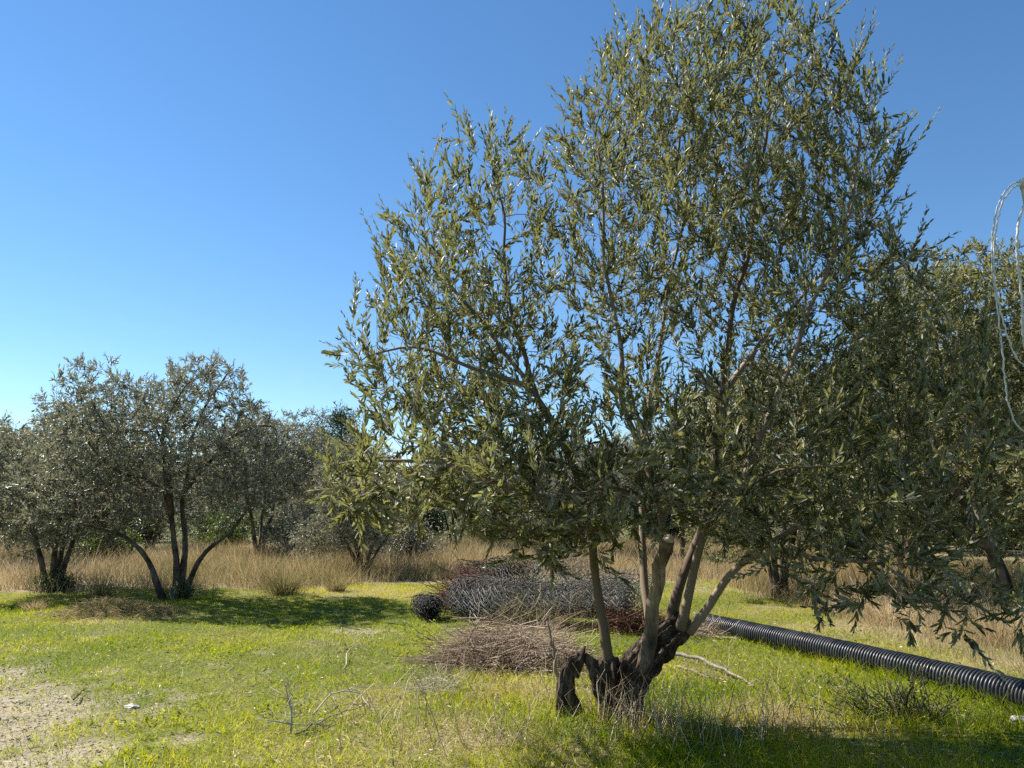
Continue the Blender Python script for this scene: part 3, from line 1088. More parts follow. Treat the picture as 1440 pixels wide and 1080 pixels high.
# ------------------------------------------------------------------ ground and grass
def build_ground():
    def axis(lo, hi, fine_lo, fine_hi, fs):
        f = np.arange(fine_lo, fine_hi, fs)
        n = 26
        up = fine_hi + (hi - fine_hi) * (np.linspace(0, 1, n) ** 3)
        dn = fine_lo - (fine_lo - lo) * (np.linspace(0, 1, n)[1:] ** 3)
        return np.unique(np.concatenate([dn[::-1], f, up]))
    xs = axis(-1500, 1500, -12, 10, .075)
    ys = axis(-60, 1500, 3, 17, .075)
    X, Y = np.meshgrid(xs, ys)
    D = dirt_mask(X, Y)
    Z = gz(X, Y)
    nearb = (np.clip((Y - 2) / 2, 0, 1) * np.clip((20 - Y) / 4, 0, 1))
    Z = Z + nearb * ((noise2(X, Y, 7, 44, 3) - .5) * .035 - D * .015 + D * (noise2(X, Y, 4, 46, 2) - .5) * .06)
    dry = dry_mask(X, Y)
    edge = np.clip((Y - 13.5 - (noise2(X, X * 0, .5, 50, 2) - .5) * 2) / 1.5, 0, 1)
    dry = np.maximum(dry, edge * .85)
    far = np.clip((Y - 26) / 12, 0, 1)
    V = np.stack([X, Y, Z], -1).reshape(-1, 3)
    n, m = len(ys), len(xs)
    i = np.arange(n - 1)[:, None] * m; j = np.arange(m - 1)[None]
    Fq = np.stack([i + j, i + j + 1, i + m + j + 1, i + m + j], -1).reshape(-1, 4)
    tag(mesh_np('ground', V, Fq, M['ground'], {'dirt': D.ravel(), 'dry': dry.ravel(), 'far': far.ravel()}),
        'uneven grassy ground with pale bare soil', None, None, 'structure')


# boundary of the tall grass: front edge Y as a function of x, from pixels of its foot
EDGE_PX = [(-200, 850), (0, 842), (110, 838), (330, 836), (400, 834), (470, 828), (540, 822), (620, 818), (720, 815), (1000, 822), (1060, 840), (1150, 866), (1230, 893), (1300, 920), (1440, 958), (1600, 1005)]
EDGE = np.array([G(a, b)[:2] for a, b in EDGE_PX])
RIGHT_PIPE = None


def tall_front(x, y):
    """positive inside the tall straw zone"""
    ex = EDGE
    ang = np.arctan2(x, y)
    ea = np.arctan2(ex[:, 0], ex[:, 1]); er = np.hypot(ex[:, 0], ex[:, 1])
    rr = np.interp(ang, ea, er)
    return np.hypot(x, y) - rr


def frustum_sample(r, n, y0, y1, bias=1.0, margin=.14):
    """points over the ground the camera can see, denser nearer by 1/y"""
    u = r.uniform(0, 1, n) ** bias
    y = y0 + (y1 - y0) * u
    hw = (720 / F + margin) * y / math.cos(TILT) * 1.02
    # accept proportional to width
    keep = r.uniform(0, 1, n) < hw / hw.max()
    y = y[keep]; hw = hw[keep]
    x = r.uniform(-1, 1, len(y)) * hw
    return x, y


def build_lawn():
    r = rs(77)
    x, y = frustum_sample(r, 820000, 4.2, 17.0, 1.15)
    d = dirt_mask(x, y); dr = dry_mask(x, y)
    tf = tall_front(x, y)
    clump = noise2(x, y, 5.0, 33, 2)
    keep = (r.uniform(0, 1, len(x)) > d * .72) & (tf < .8) & (r.uniform(0, 1, len(x)) < .35 + clump * 1.0)
    x, y, d, dr, clump = [a[keep] for a in (x, y, d, dr, clump)]
    N = len(x)
    patch = noise2(x, y, .9, 35, 2); lush = noise2(x, y, 2.2, 36, 2)
    isdry = r.uniform(0, 1, N) < np.clip(.05 + dr * .66 + np.clip(patch - .6, 0, 1) * .6, 0, .9)
    h = r.gamma(4, .25, N) * (.022 + .05 * np.clip(lush - .25, 0, 1) * (1 - d)) + .012
    tb = G(880, 1010)
    neartrunk = np.exp(-((x - tb[0]) ** 2 + (y - tb[1]) ** 2) / 1.2)
    right = np.clip((x - .2) / 1.5, 0, 1) * np.clip((8.5 - y) / 2, 0, 1)
    h *= (1 + neartrunk * 1.0 + right * .7 + dr * .55) * (1 + .5 * np.clip((8 - y) / 3, 0, 1))
    pa = G(985, 884); pb = G(1440, 997); ab = (pb - pa)[:2]; L2 = ab @ ab
    tt = np.clip(((x - pa[0]) * ab[0] + (y - pa[1]) * ab[1]) / L2, -.05, 1.4)
    pd = np.hypot(x - pa[0] - tt * ab[0], y - pa[1] - tt * ab[1])
    h *= 1 + 1.3 * np.exp(-(pd / .28) ** 2)
    h = np.minimum(h, .22)
    z = gz(x, y) - .012 + (noise2(x, y, 7, 44, 3) - .5) * .035 * np.clip((y - 2) / 2, 0, 1) * np.clip((20 - y) / 4, 0, 1)
    base = np.stack([x, y, z], 1)
    lean = np.where(isdry, .75, .42)
    td = norm(np.stack([r.normal(0, 1, N) * lean, r.normal(0, 1, N) * lean, np.ones(N)], 1))
    bend = np.stack([r.normal(0, .35, N), r.normal(0, .35, N), r.uniform(-.35, .05, N)], 1) * h[:, None]
    face = norm(np.stack([r.normal(0, 1, N), r.normal(0, 1, N), np.full(N, .15)], 1))
    w = r.uniform(.0028, .0062, N) * (1 + .045 * (y - 5))
    V, Fq, k = blade_batch(base, td, h, w, bend, face, 2)
    tone = np.where(isdry, r.uniform(.70, 1, N), np.clip(.38 + 1.3 * (patch - .5) + .5 * (clump - .5) + r.normal(0, .13, N), 0, .68))
    print('lawn', N)
    tag(mesh_np('lawn_grass', V, Fq, M['grass'], {'rnd': np.repeat(tone, k)}, None, False),
        'short bright yellow-green grass covering the clearing', 'grass', None, 'stuff')
    # rough longer grass and straw in the nearer, unmown part
    x, y = frustum_sample(r, 46000, 4.3, 9.5, 1.3)
    cl = noise2(x, y, 2.4, 52, 2); dr = dry_mask(x, y)
    lf = np.clip((x + 2.2) / 1.5, .12, 1)
    k = (r.uniform(0, 1, len(x)) < np.clip((cl - .38) * 2.4, 0, 1) * lf * (1 - .7 * dirt_mask(x, y)))
    x, y, cl, dr = x[k], y[k], cl[k], dr[k]
    N = len(x)
    h = r.gamma(5, .2, N) * (.07 + .10 * cl)
    isd = r.uniform(0, 1, N) < .35 + .5 * dr
    base = np.stack([x, y, gz(x, y) - .01], 1)
    td = norm(np.stack([r.normal(0, .5, N), r.normal(0, .5, N), np.where(isd, .7, 1.1)], 1))
    bend = np.stack([r.normal(0, .4, N), r.normal(0, .4, N), r.uniform(-.5, .0, N)], 1) * h[:, None]
    V, Fq, k = blade_batch(base, td, h, r.uniform(.003, .0065, N), bend, norm(r.normal(0, 1, (N, 3)) * [1, 1, .2]), 4)
    V[:, 2] = np.maximum(V[:, 2], np.repeat(base[:, 2], k))
    tone = np.where(isd, r.uniform(.7, 1, N), np.clip(r.normal(.3, .17, N), 0, .66))
    tag(mesh_np('rough_grass', V, Fq, M['grass'], {'rnd': np.repeat(tone, k)}, None, False), 'longer rough grass and bleached straw in the foreground', 'grass', None, 'stuff')
    # broad-leaved low weeds
    x, y = frustum_sample(r, 36000, 4.2, 11.0, 1.2)
    cl = noise2(x, y, 1.7, 38, 2)
    k = (cl > .58) & (dirt_mask(x, y) < .4) & (tall_front(x, y) < 0)
    x, y = x[k], y[k]
    N = len(x)
    base = np.stack([x, y, gz(x, y) + r.uniform(.0, .05, N)], 1)
    dd = norm(np.stack([r.normal(0, 1, N), r.normal(0, 1, N), r.uniform(.0, .9, N)], 1))
    V, Fq, rr = leaf_mesh(base, dd, norm(r.normal(0, .4, (N, 3)) + UPV), r.uniform(.018, .045, N), r.uniform(.012, .026, N), np.clip(r.normal(.22, .12, N), 0, .5))
    tag(mesh_np('low_weeds', V, Fq, M['grass'], {'rnd': rr}, None, False), 'low broad-leaved weeds growing through the lawn', 'weeds', None, 'stuff')


def build_litter():
    r = rs(81)
    x, y = frustum_sample(r, 26000, 4.3, 12.0, 1.2)
    tb = G(880, 1000)
    near = np.exp(-((x - tb[0]) ** 2 + (y - tb[1]) ** 2) / 5)
    k = r.uniform(0, 1, len(x)) < .15 + .6 * near + .4 * dirt_mask(x, y)
    x, y = x[k], y[k]; N = len(x)
    base = np.stack([x, y, gz(x, y) + r.uniform(.005, .04, N)], 1)
    V, Fq, rr = leaf_mesh(base, norm(np.stack([r.normal(0, 1, N), r.normal(0, 1, N), r.normal(0, .3, N)], 1)), norm(r.normal(0, .5, (N, 3)) + UPV), r.uniform(.03, .06, N), r.uniform(.008, .014, N), r.uniform(0, 1, N))
    tag(mesh_np('leaf_litter', V, Fq, M['stalk'], {'rnd': rr}, None, False), 'fallen dry olive leaves scattered over the ground', 'leaf litter', None, 'stuff')


def build_tall():
    r = rs(78)
    parts = []
    def strands(x, y, h, w, tone, sag):
        N = len(x)
        wx = (noise2(x, y, .8, 55, 2) - .5) * 1.5; wy = (noise2(x, y, .8, 56, 2) - .5) * 1.5
        base = np.stack([x, y, gz(x, y) - .02], 1)
        td = norm(np.stack([wx + r.normal(0, .25, N), wy + r.normal(0, .25, N), np.ones(N)], 1))
        bend = np.stack([r.normal(.05, .22, N), r.normal(-.05, .22, N), r.uniform(-.2, 0, N)], 1) * (h * sag)[:, None]
        face = norm(np.stack([r.normal(0, .5, N), -np.ones(N), np.full(N, .1)], 1))
        V, Fq, k = blade_batch(base, td, h, w, bend, face, 3)
        parts.append((V, Fq, np.repeat(tone, k)))
    x, y = frustum_sample(r, 520000, 7, 32, .9)
    tf = tall_front(x, y)
    cl = noise2(x, y, 1.3, 39, 2)
    k = (tf > 0) & (r.uniform(0, 1, len(x)) < np.clip(.06 + np.clip(tf, 0, 1.2) * np.where(x > 2, 2.2, .8), 0, 1) * np.clip(cl * 2.6 - np.where(x > 2, .2, .55), .06, 1.2)) & (tf < 14)
    x, y, tf, cl = x[k], y[k], tf[k], cl[k]
    N = len(x)
    h = r.gamma(9, 1 / 9, N) * (.20 + .50 * cl) * np.clip(.5 + tf * .35, .5, 1)
    rightm = np.clip((x - 2.0) / 2, 0, 1) * np.clip((13 - y) / 2, 0, 1)
    h *= 1 - .35 * rightm
    patch = noise2(x, y, .6, 40, 2)
    tone = np.clip(.12 + patch * .85 + r.normal(0, .18, N) + rightm * .3 - .35 * (r.uniform(0, 1, N) < .15), 0, 1)
    strands(x, y, h, r.uniform(.003, .008, N) * (.6 + y * .05), tone, 1.0)
    V = []; Fq = []; A = []; n = 0
    for v, f, a in parts:
        V.append(v); Fq.append(f + n); A.append(a); n += len(v)
    print('tall', N)
    tag(mesh_np('tall_dry_grass', np.concatenate(V), np.concatenate(Fq), M['tall'], {'rnd': np.concatenate(A)}, None, False),
        'tall rusty straw grass standing between the olive trees', 'grass', None, 'stuff')


def build_stalks():
    """dry weed stalks around the main trunk and right lawn"""
    r = rs(79)
    bl = [(900, 1030, 60, 26, 70), (980, 1045, 80, 25, 60), (1080, 1010, 110, 26, 70), (850, 1010, 40, 12, 40), (560, 1010, 120, 30, 45), (700, 1050, 140, 20, 60), (1200, 1020, 140, 30, 45), (780, 985, 40, 15, 25), (1010, 960, 60, 15, 20), (868, 1018, 34, 8, 60), (930, 1040, 60, 16, 50), (480, 930, 80, 20, 14), (640, 965, 60, 18, 50)]
    P_, R_, T_ = [], [], []
    for (px, py, rx, ry, n) in bl:
        for _ in range(n):
            g = G(px + r.normal(0, rx * .6), py + r.normal(0, ry * .6))
            if g[1] < 4 or g[1] > 20: continue
            g[2] = gz1(g[0], g[1]) - .01
            h = r.uniform(.12, .5)
            ln = np.array([r.normal(0, .35), r.normal(0, .35), 1])
            P_.append([g, g + ln * h * .35, g + ln * h * .7 + [r.normal(0, .03), 0, 0], g + ln * h + [r.normal(0, .06), r.normal(0, .04), -.02]])
            q = r.uniform(.0012, .0028)
            R_.append([q, q, q * .8, q * .4]); T_.append(r.uniform(0, 1))
    P_ = np.array(P_); R_ = np.array(R_)
    V, Fq = tube_batch(P_, R_, 3)
    # russet dock-like stalks by the trunk
    tag(mesh_np('dry_weed_stalks', V, Fq, M['stalk'], {'rnd': np.repeat(np.array(T_), 12)}, None, True),
        'thin dry weed stalks sticking up from the grass', 'weeds', None, 'stuff')


def build_clods():
    r = rs(80)
    x, y = frustum_sample(r, 60000, 4.4, 14, 1.2)
    k = dirt_mask(x, y) > r.uniform(.35, 1.2, len(x))
    x, y = x[k], y[k]
    N = len(x)
    oct_ = np.array([[1, 0, 0], [0, 1, 0], [-1, 0, 0], [0, -1, 0], [0, 0, 1], [0, 0, -1]], float)
    f = np.array([[0, 1, 4], [1, 2, 4], [2, 3, 4], [3, 0, 4], [1, 0, 5], [2, 1, 5], [3, 2, 5], [0, 3, 5]])
    s = np.minimum(r.gamma(2, .0026, N) + .002, .014)
    V = oct_[None] * r.uniform(.5, 1.3, (N, 6, 1)) * s[:, None, None] * np.array([1.2, 1.2, .7])
    a = r.uniform(0, 6.28, N); c, sn = np.cos(a), np.sin(a)
    vx = V[..., 0] * c[:, None] - V[..., 1] * sn[:, None]; vy = V[..., 0] * sn[:, None] + V[..., 1] * c[:, None]
    V = np.stack([vx + x[:, None], vy + y[:, None], V[..., 2] + gz(x, y)[:, None]], -1).reshape(-1, 3)
    Fq = (f[None] + np.arange(N)[:, None, None] * 6).reshape(-1, 3)
    b = NT('clod_earth')
    cc = b.ramp(b.attr('rnd'), [(0, (.20, .17, .12)), (.6, (.31, .27, .20)), (1, (.42, .375, .30))])
    m = b.finish(b.principled(cc, .95, None, .1).outputs[0])
    tag(mesh_np('soil_clods', V, Fq, m, {'rnd': np.repeat(r.uniform(0, 1, N), 6)}, None, False), 'crumbs of dry soil and gravel on the bare patches', 'soil', None, 'stuff')


def rock(px, py, size, label, seed, group=None):
    import bmesh
    bm = bmesh.new()
    bmesh.ops.create_icosphere(bm, subdivisions=4, radius=1)
    V = np.array([v.co[:] for v in bm.verts])
    n = vnoise(V * 1.6 + 5, seed) + .5 * vnoise(V * 4 + 9, seed) + .25 * vnoise(V * 9, seed)
    V = V * (.45 + .65 * n)[:, None] * np.array(size)
    g = G(px, py)
    g[2] = gz1(g[0], g[1]) + size[2] * .3
    for v, c in zip(bm.verts, V):
        v.co = c
    me = bpy.data.meshes.new('stone'); bm.to_mesh(me); bm.free()
    me.materials.append(M['stone'])
    me.polygons.foreach_set('use_smooth', np.ones(len(me.polygons), bool))
    o = bpy.data.objects.new('stone', me); COL.objects.link(o)
    o.location = g
    return tag(o, label, 'stone', group)


# ------------------------------------------------------------------ things on the ground
def build_pipe():
    a = G(985, 884); b = G(1440, 997); c = G(1560, 1042)
    rad = .127
    pts = np.array([a, .5 * (a + b) + np.array([.07, .03, 0]), b, c])
    for p in pts:
        p[2] = gz1(p[0], p[1])
    zs = np.polyfit(np.arange(4), pts[:, 2], 1)
    pts[:, 2] = np.polyval(zs, np.arange(4)) + rad - .02
    # dense path
    q = np.concatenate([[2 * pts[0] - pts[1]], pts, [2 * pts[-1] - pts[-2]]])
    path = []
    for i in range(1, 4):
        for t in np.linspace(0, 1, 200, endpoint=False):
            A, B, C, D = q[i - 1], q[i], q[i + 1], q[i + 2]
            path.append(.5 * ((2 * B) + (-A + C) * t + (2 * A - 5 * B + 4 * C - D) * t * t + (-A + 3 * B - 3 * C + D) * t ** 3))
    path = np.array(path)
    s = np.concatenate([[0], np.cumsum(np.linalg.norm(np.diff(path, axis=0), axis=1))])
    pitch = .037
    nr = int(s[-1] / pitch)
    prof = [(0, 0), (.10, .0), (.20, .009), (.30, .016), (.42, .018), (.58, .018), (.70, .016), (.80, .009), (.90, 0)]
    ss, rr = [], []
    for k in range(nr):
        for (t, h) in prof:
            ss.append((k + t) * pitch); rr.append((rad - .018 + h) * (1 + .012 * math.sin(k * .37) + .008 * math.sin(k * 1.7)))
    ss = np.array(ss)
    cc = np.stack([np.interp(ss, s, path[:, i]) for i in range(3)], 1)
    loc = pts[0].copy(); loc[2] -= rad
    root = empty('drain_pipe', loc, 'long black corrugated drainage pipe lying across the grass', 'pipe')
    acc = Acc()
    add_tube(acc, cc, rr, 40, False)
    acc.build('ribbed_wall', M['pipe'], root, loc=loc)
    # smooth inner bore ring at the far open end
    e = Acc()
    d = norm(path[1] - path[0])
    inn = np.array([path[0] + d * .001, path[0] - d * .012, path[0] + d * .02, path[0] + d * .5])
    add_tube(e, inn, [rad - .022, rad - .030, rad - .036, rad - .036], 40, False)
    e.build('open_end', M['pipe'], root, loc=loc)


def roll(name, c, axis, length, r0, r1, turns, label, mat, seed, flat=.85, mesh=.065, wr=.0035, group=None, sag=.1):
    """a roll of diamond wire netting"""
    r = rs(seed)
    axis = norm(np.array(axis, float))
    up = UPV; side = norm(np.cross(axis, up))
    up2 = np.cross(side, axis)
    # spiral parameter: total length
    S = turns * 2 * math.pi * (r0 + r1) / 2
    def spiral(sv):
        f = sv / S
        rad = np.sqrt(np.clip(r0 ** 2 + (r1 ** 2 - r0 ** 2) * f, 0, None))
        th = 2 * math.pi * turns * (rad - r0) / (r1 - r0)
        return rad, th
    rows = int(S / (mesh * 1.0)); colsn = int(length / mesh)
    ph = r.uniform(0, 6.28, 8)
    lines = []
    # wires run along the roll axis zig-zagging between neighbouring rows (chain-link)
    tcol = np.linspace(-length / 2, length / 2, colsn * 2 + 1)
    for k in range(rows):
        sv = (k + .5 + .5 * np.where(np.arange(len(tcol)) % 2 == 0, 1, -1) * 1.04) * (S / rows)
        rad, th = spiral(np.clip(sv, 0, S))
        tt = tcol + r.normal(0, mesh * .12, len(tcol))
        # crumple
        w = .10 * np.sin(tt * 3.1 + ph[0] + th) + .06 * np.sin(tt * 6.3 + ph[1] - 2 * th) + .07 * np.sin(th * 3 + ph[2] + tt * 2)
        rad = rad * (1 + w * 1.4) * (1 + sag * np.sin(tt / length * 3.1 + ph[3]))
        p = c + axis * tt[:, None] + side * (np.cos(th) * rad * 1.1)[:, None] + up2 * (np.sin(th) * rad * flat)[:, None]
        p = p + r.normal(0, .006, p.shape)
        lines.append(p)
    Pn = np.array(lines)
    lo = Pn[..., 2].min()
    Pn[..., 2] += gz1(c[0], c[1]) - lo - .02 if c[2] < .75 else 0
    Rn = np.full(Pn.shape[:2], wr)
    V, Fq = tube_batch(Pn, Rn, 3)
    tone = np.repeat(np.clip(r.normal(.5, .22, len(Pn)), 0, 1), Pn.shape[1] * 3)
    loc = np.array([c[0], c[1], Pn[..., 2].min()])
    root = empty(name, loc, label, 'wire roll', group)
    mesh_np('netting', V, Fq, mat, {'rnd': tone}, root, False, loc=loc)
    # binding wire loops
    for f in (-.3, .28):
        b = Acc()
        a = np.linspace(0, 2 * np.pi, 25)
        rr = r1 * 1.06
        zz = Pn[..., 2].min() + (Pn[..., 2].max() - Pn[..., 2].min()) / 2
        cc = np.array([c[0], c[1], zz])
        p = cc + axis * (f * length) + side * (np.cos(a) * rr * 1.1)[:, None] + up2 * (np.sin(a) * rr * flat)[:, None]
        add_tube(b, p, np.full(25, .004), 4, False)
        b.build('binding_wire', M['rust'], root, loc=loc)
    return root


def tangle(name, c, size, n, label, cat, mat, seed, rad=(.002, .004), lenr=(.3, .9), direc=None, curl=.5, parent=None):
    """a heap of curved strands filling a mound"""
    r = rs(seed)
    u = norm(r.normal(0, 1, (n, 3))) * r.uniform(0, 1, (n, 1)) ** .4
    u[:, 2] = np.abs(u[:, 2])
    hn = noise2(u[:, 0] * size[0], u[:, 1] * size[1], 2.6, seed, 2)
    u[:, 2] *= np.clip(hn * 2.2 - .25, .1, 1.2)
    u[:, :2] *= (.75 + .7 * noise2(u[:, 0], u[:, 1], 1.7, seed + 5, 2))[:, None]
    ctr = c + u * np.array(size)
    gzv = gz(ctr[:, 0], ctr[:, 1])
    d = r.normal(0, 1, (n, 3)) * [1, 1, .35]
    if direc is not None:
        d = d * .55 + np.array(direc) * r.choice([-1, 1], (n, 1)) * 1.0
    d = norm(d)
    L = r.uniform(lenr[0], lenr[1], n)
    K = 6
    ts = np.linspace(-.5, .5, K)
    bend = r.normal(0, curl, (n, 3)) * [1, 1, .5]
    b2 = r.normal(0, curl * .5, (n, 3))
    Pn = ctr[:, None] + L[:, None, None] * (d[:, None] * ts[None, :, None] + bend[:, None] * (ts ** 2 * 1.0)[None, :, None] + b2[:, None] * (ts ** 3 * 2.5)[None, :, None])
    zmin = gzv[:, None] + .004
    Pn[..., 2] = np.maximum(Pn[..., 2], zmin + r.uniform(0, .03, Pn.shape[:2]))
    R0 = r.uniform(rad[0], rad[1], n)
    Rn = R0[:, None] * np.linspace(1, .45, K)[None]
    V, Fq = tube_batch(Pn, Rn, 4 if rad[1] > .006 else 3)
    sides = 4 if rad[1] > .006 else 3
    loc = np.array([c[0], c[1], gz1(c[0], c[1])])
    o = mesh_np(name, V, Fq, mat, {'rnd': np.repeat(r.uniform(0, 1, n), K * sides)}, parent, True, loc=loc)
    if parent is None:
        tag(o, label, cat)
    return o


def build_wire():
    GRP = 'old rolled wire netting dumped behind the tree'
    q = lambda a, b, Y: P(a, b, Y)
    def axis(p0, p1): return p1 - p0
    # big grey roll lying left to right
    c = .5 * (q(640, 850, 11.2) + q(880, 850, 10.6))
    roll('wire_roll', c, axis(q(640, 850, 11.6), q(880, 850, 10.5)), 2.6, .05, .37, 8, 'big grey roll of wire netting lying in front of the dumped heap', M['wire'], 1, .66, .11, .0055, GRP, .16)
    c = q(835, 822, 11.9)
    roll('wire_roll', np.array([c[0], c[1], .45]), (1, -.6, -.10), 1.9, .08, .40, 5, 'grey netting roll lying behind the stems, rising above the big roll', M['wire'], 2, .95, .12, .0055, GRP, .2)
    c = q(705, 815, 12.4)
    roll('wire_roll', np.array([c[0], c[1], .42]), (1, .7, 0.10), 1.3, .06, .36, 5, 'dark netting roll at the back of the heap under the low branches', M['darkwire'], 3, 1.0, .10, .0055, GRP, .2)
    c = q(602, 848, 11.3)
    roll('wire_roll', np.array([c[0], c[1], .2]), (.5, -1, 0), .42, .03, .19, 6, 'small black wire coil at the left end of the netting heap', M['darkwire'], 4, 1.0, .04, .0045, GRP)
    # rusty bundles
    c = q(645, 830, 11.6); c[2] = .05
    tangle('rusty_wire_bundle', c + [0, .1, .1], (.30, .3, .55), 420, 'rust-brown tangle of wire at left top of the netting heap', 'wire bundle', M['rust'], 5, (.003, .005), (.25, .6), None, 1.2)
    c = q(890, 870, 10.2); c[2] = .02
    tangle('rusty_wire_bundle', c, (.42, .3, .36), 420, 'reddish tangle of vine and wire seen between the tree stems', 'wire bundle', M['rust'], 6, (.0025, .0045), (.25, .6), None, 1.0)
    c = q(985, 880, 9.9); c[2] = .0
    tangle('dry_twig_heap', c, (.35, .3, .26), 260, 'small heap of dry twigs against the far end of the pipe', 'twigs', M['brush'], 7, (.002, .004), (.2, .6), None, .6)
    c = q(770, 850, 10.3); c[2] = .0
    tangle('dry_stem_tangle', c, (.9, .25, .34), 200, 'straggling dry stems grown over the front of the big wire roll', 'twigs', M['stalk'], 8, (.0018, .003), (.3, .8), (.3, 0, .6), .5)
    # fallen branches brush pile in front
    c = G(715, 930); c[2] = gz1(c[0], c[1])
    root = empty('brush_pile', c, 'heap of reddish dry prunings lying in front of the wire rolls', 'brush pile')
    tangle('twigs', c + np.array([.05, .15, .0]), (.55, .55, .50), 1500, '', '', M['brush'], 9, (.0018, .0042), (.3, .9), (.75, -.5, .15), .5, root)
    tangle('twigs', c + np.array([-.45, -.1, .0]), (.65, .5, .22), 800, '', '', M['brush'], 10, (.0015, .0036), (.25, .7), (.7, -.6, -.1), .5, root)
    tangle('twigs', c + np.array([.75, .2, .0]), (.8, .45, .26), 900, '', '', M['brush'], 12, (.0015, .004), (.3, .9), (.9, .1, .0), .5, root)
    for ch in [k for k in COL.objects if k.parent == root]:
        pass
    for px_, py_, sx_, n_, lab_ in ((1215, 862, .55, 420, 'tangle of dry brown stems just behind the middle of the pipe'), (1330, 870, .6, 420, 'tangle of dry brown stems behind the pipe near the right edge'), (1120, 838, .5, 300, 'tangle of dry brown stems at the foot of the single dark trunk')):
        c = G(px_, py_); c[2] = gz1(c[0], c[1])
        tangle('dead_weed', c, (sx_, .5, .40), n_, lab_, 'dead weed', M['stalk'], int(px_), (.0016, .0032), (.3, .8), (.4, 0, .7), .5)
    # grey-white dead weed lying in front of the pile
    c = G(610, 975); c[2] = 0
    tangle('dead_weed', c, (.26, .22, .14), 160, 'bleached grey dead weed sprawled in front of the brush pile', 'dead weed', M['white_twig'], 13, (.0012, .0022), (.15, .5), (.2, -.5, .5), .5)
    # mown grass heap beside the left tree
    c = G(165, 866); c[2] = gz1(c[0], c[1])
    r = rs(140); N = 5200
    ex = r.normal(0, .42, N) * .95; ey = r.normal(0, .42, N) * .62
    zz = .24 * np.exp(-(ex / .7) ** 2 - (ey / .5) ** 2) * (.5 + noise2(ex, ey, 3, 9, 2))
    base = np.stack([c[0] + ex, c[1] + ey, gz(c[0] + ex, c[1] + ey) - .01 + zz * r.uniform(.2, 1, N)], 1)
    td = norm(np.stack([r.normal(0, 1, N), r.normal(0, 1, N), r.uniform(.1, .9, N)], 1))
    hh = r.uniform(.08, .24, N)
    V, Fq, k = blade_batch(base, td, hh, r.uniform(.005, .009, N), np.stack([r.normal(0, .3, N), r.normal(0, .3, N), -r.uniform(.1, .6, N)], 1) * hh[:, None], norm(r.normal(0, 1, (N, 3))), 3)
    tag(mesh_np('grass_heap', V, Fq, M['tall'], {'rnd': np.repeat(np.clip(r.normal(.32, .28, N), 0, 1), k)}, None, False, loc=c), 'low mound of raked half-dry grass beside the forked lawn olive', 'grass heap')


def branch_thing(name, label, cat, pts, r0, mat, seed, twigs=6, tl=(.1, .35), sides=7, spread=.9):
    """a lone dead branch with side twigs"""
    r = rs(seed)
    pts = np.array(pts)
    n = 14
    tt = np.linspace(0, len(pts) - 1, n)
    p = np.stack([np.interp(tt, np.arange(len(pts)), pts[:, i]) for i in range(3)], 1)
    p[1:-1] += r.normal(0, .007, (n - 2, 3))
    rad = np.linspace(r0, r0 * .35, n)
    a = Acc(); add_tube(a, p, rad, sides, True, .25, seed, .5)
    base = p[0].copy()
    root = empty(name, base, label, cat)
    a.build('stem', mat, root, loc=base)
    if twigs:
        w = Acc()
        for k in range(twigs):
            i = int(r.randint(3, n - 1))
            d = norm(p[min(i + 1, n - 1)] - p[i - 1]) + r.normal(0, spread, 3) * [1, .7, .8]
            d = norm(d); L = r.uniform(*tl)
            q0 = p[i]; q1 = q0 + d * L * .5 + r.normal(0, .02, 3); q2 = q1 + norm(d + r.normal(0, .4, 3)) * L * .5
            add_tube(w, [q0, q1, q2], [rad[i] * .55, rad[i] * .4, rad[i] * .15], 5, True, 0, 0, float(r.uniform(0, 1)))
            if twigs <= 6 and k < twigs:
                w.build('side_twig', mat, root, loc=base)
                w = Acc()
                continue
            for _ in range(2):
                d2 = norm(d + r.normal(0, .7, 3))
                add_tube(w, [q1, q1 + d2 * L * .25, q1 + norm(d2 + r.normal(0, .3, 3)) * L * .45], [rad[i] * .3, rad[i] * .2, rad[i] * .1], 4, True, 0, 0, float(r.uniform(0, 1)))
        if w.n:
            w.build('side_twigs', mat, root, loc=base)
    return root


def on(px, py, h=0.0):
    g = G(px, py)
    g[2] = gz1(g[0], g[1]) + h
    return g


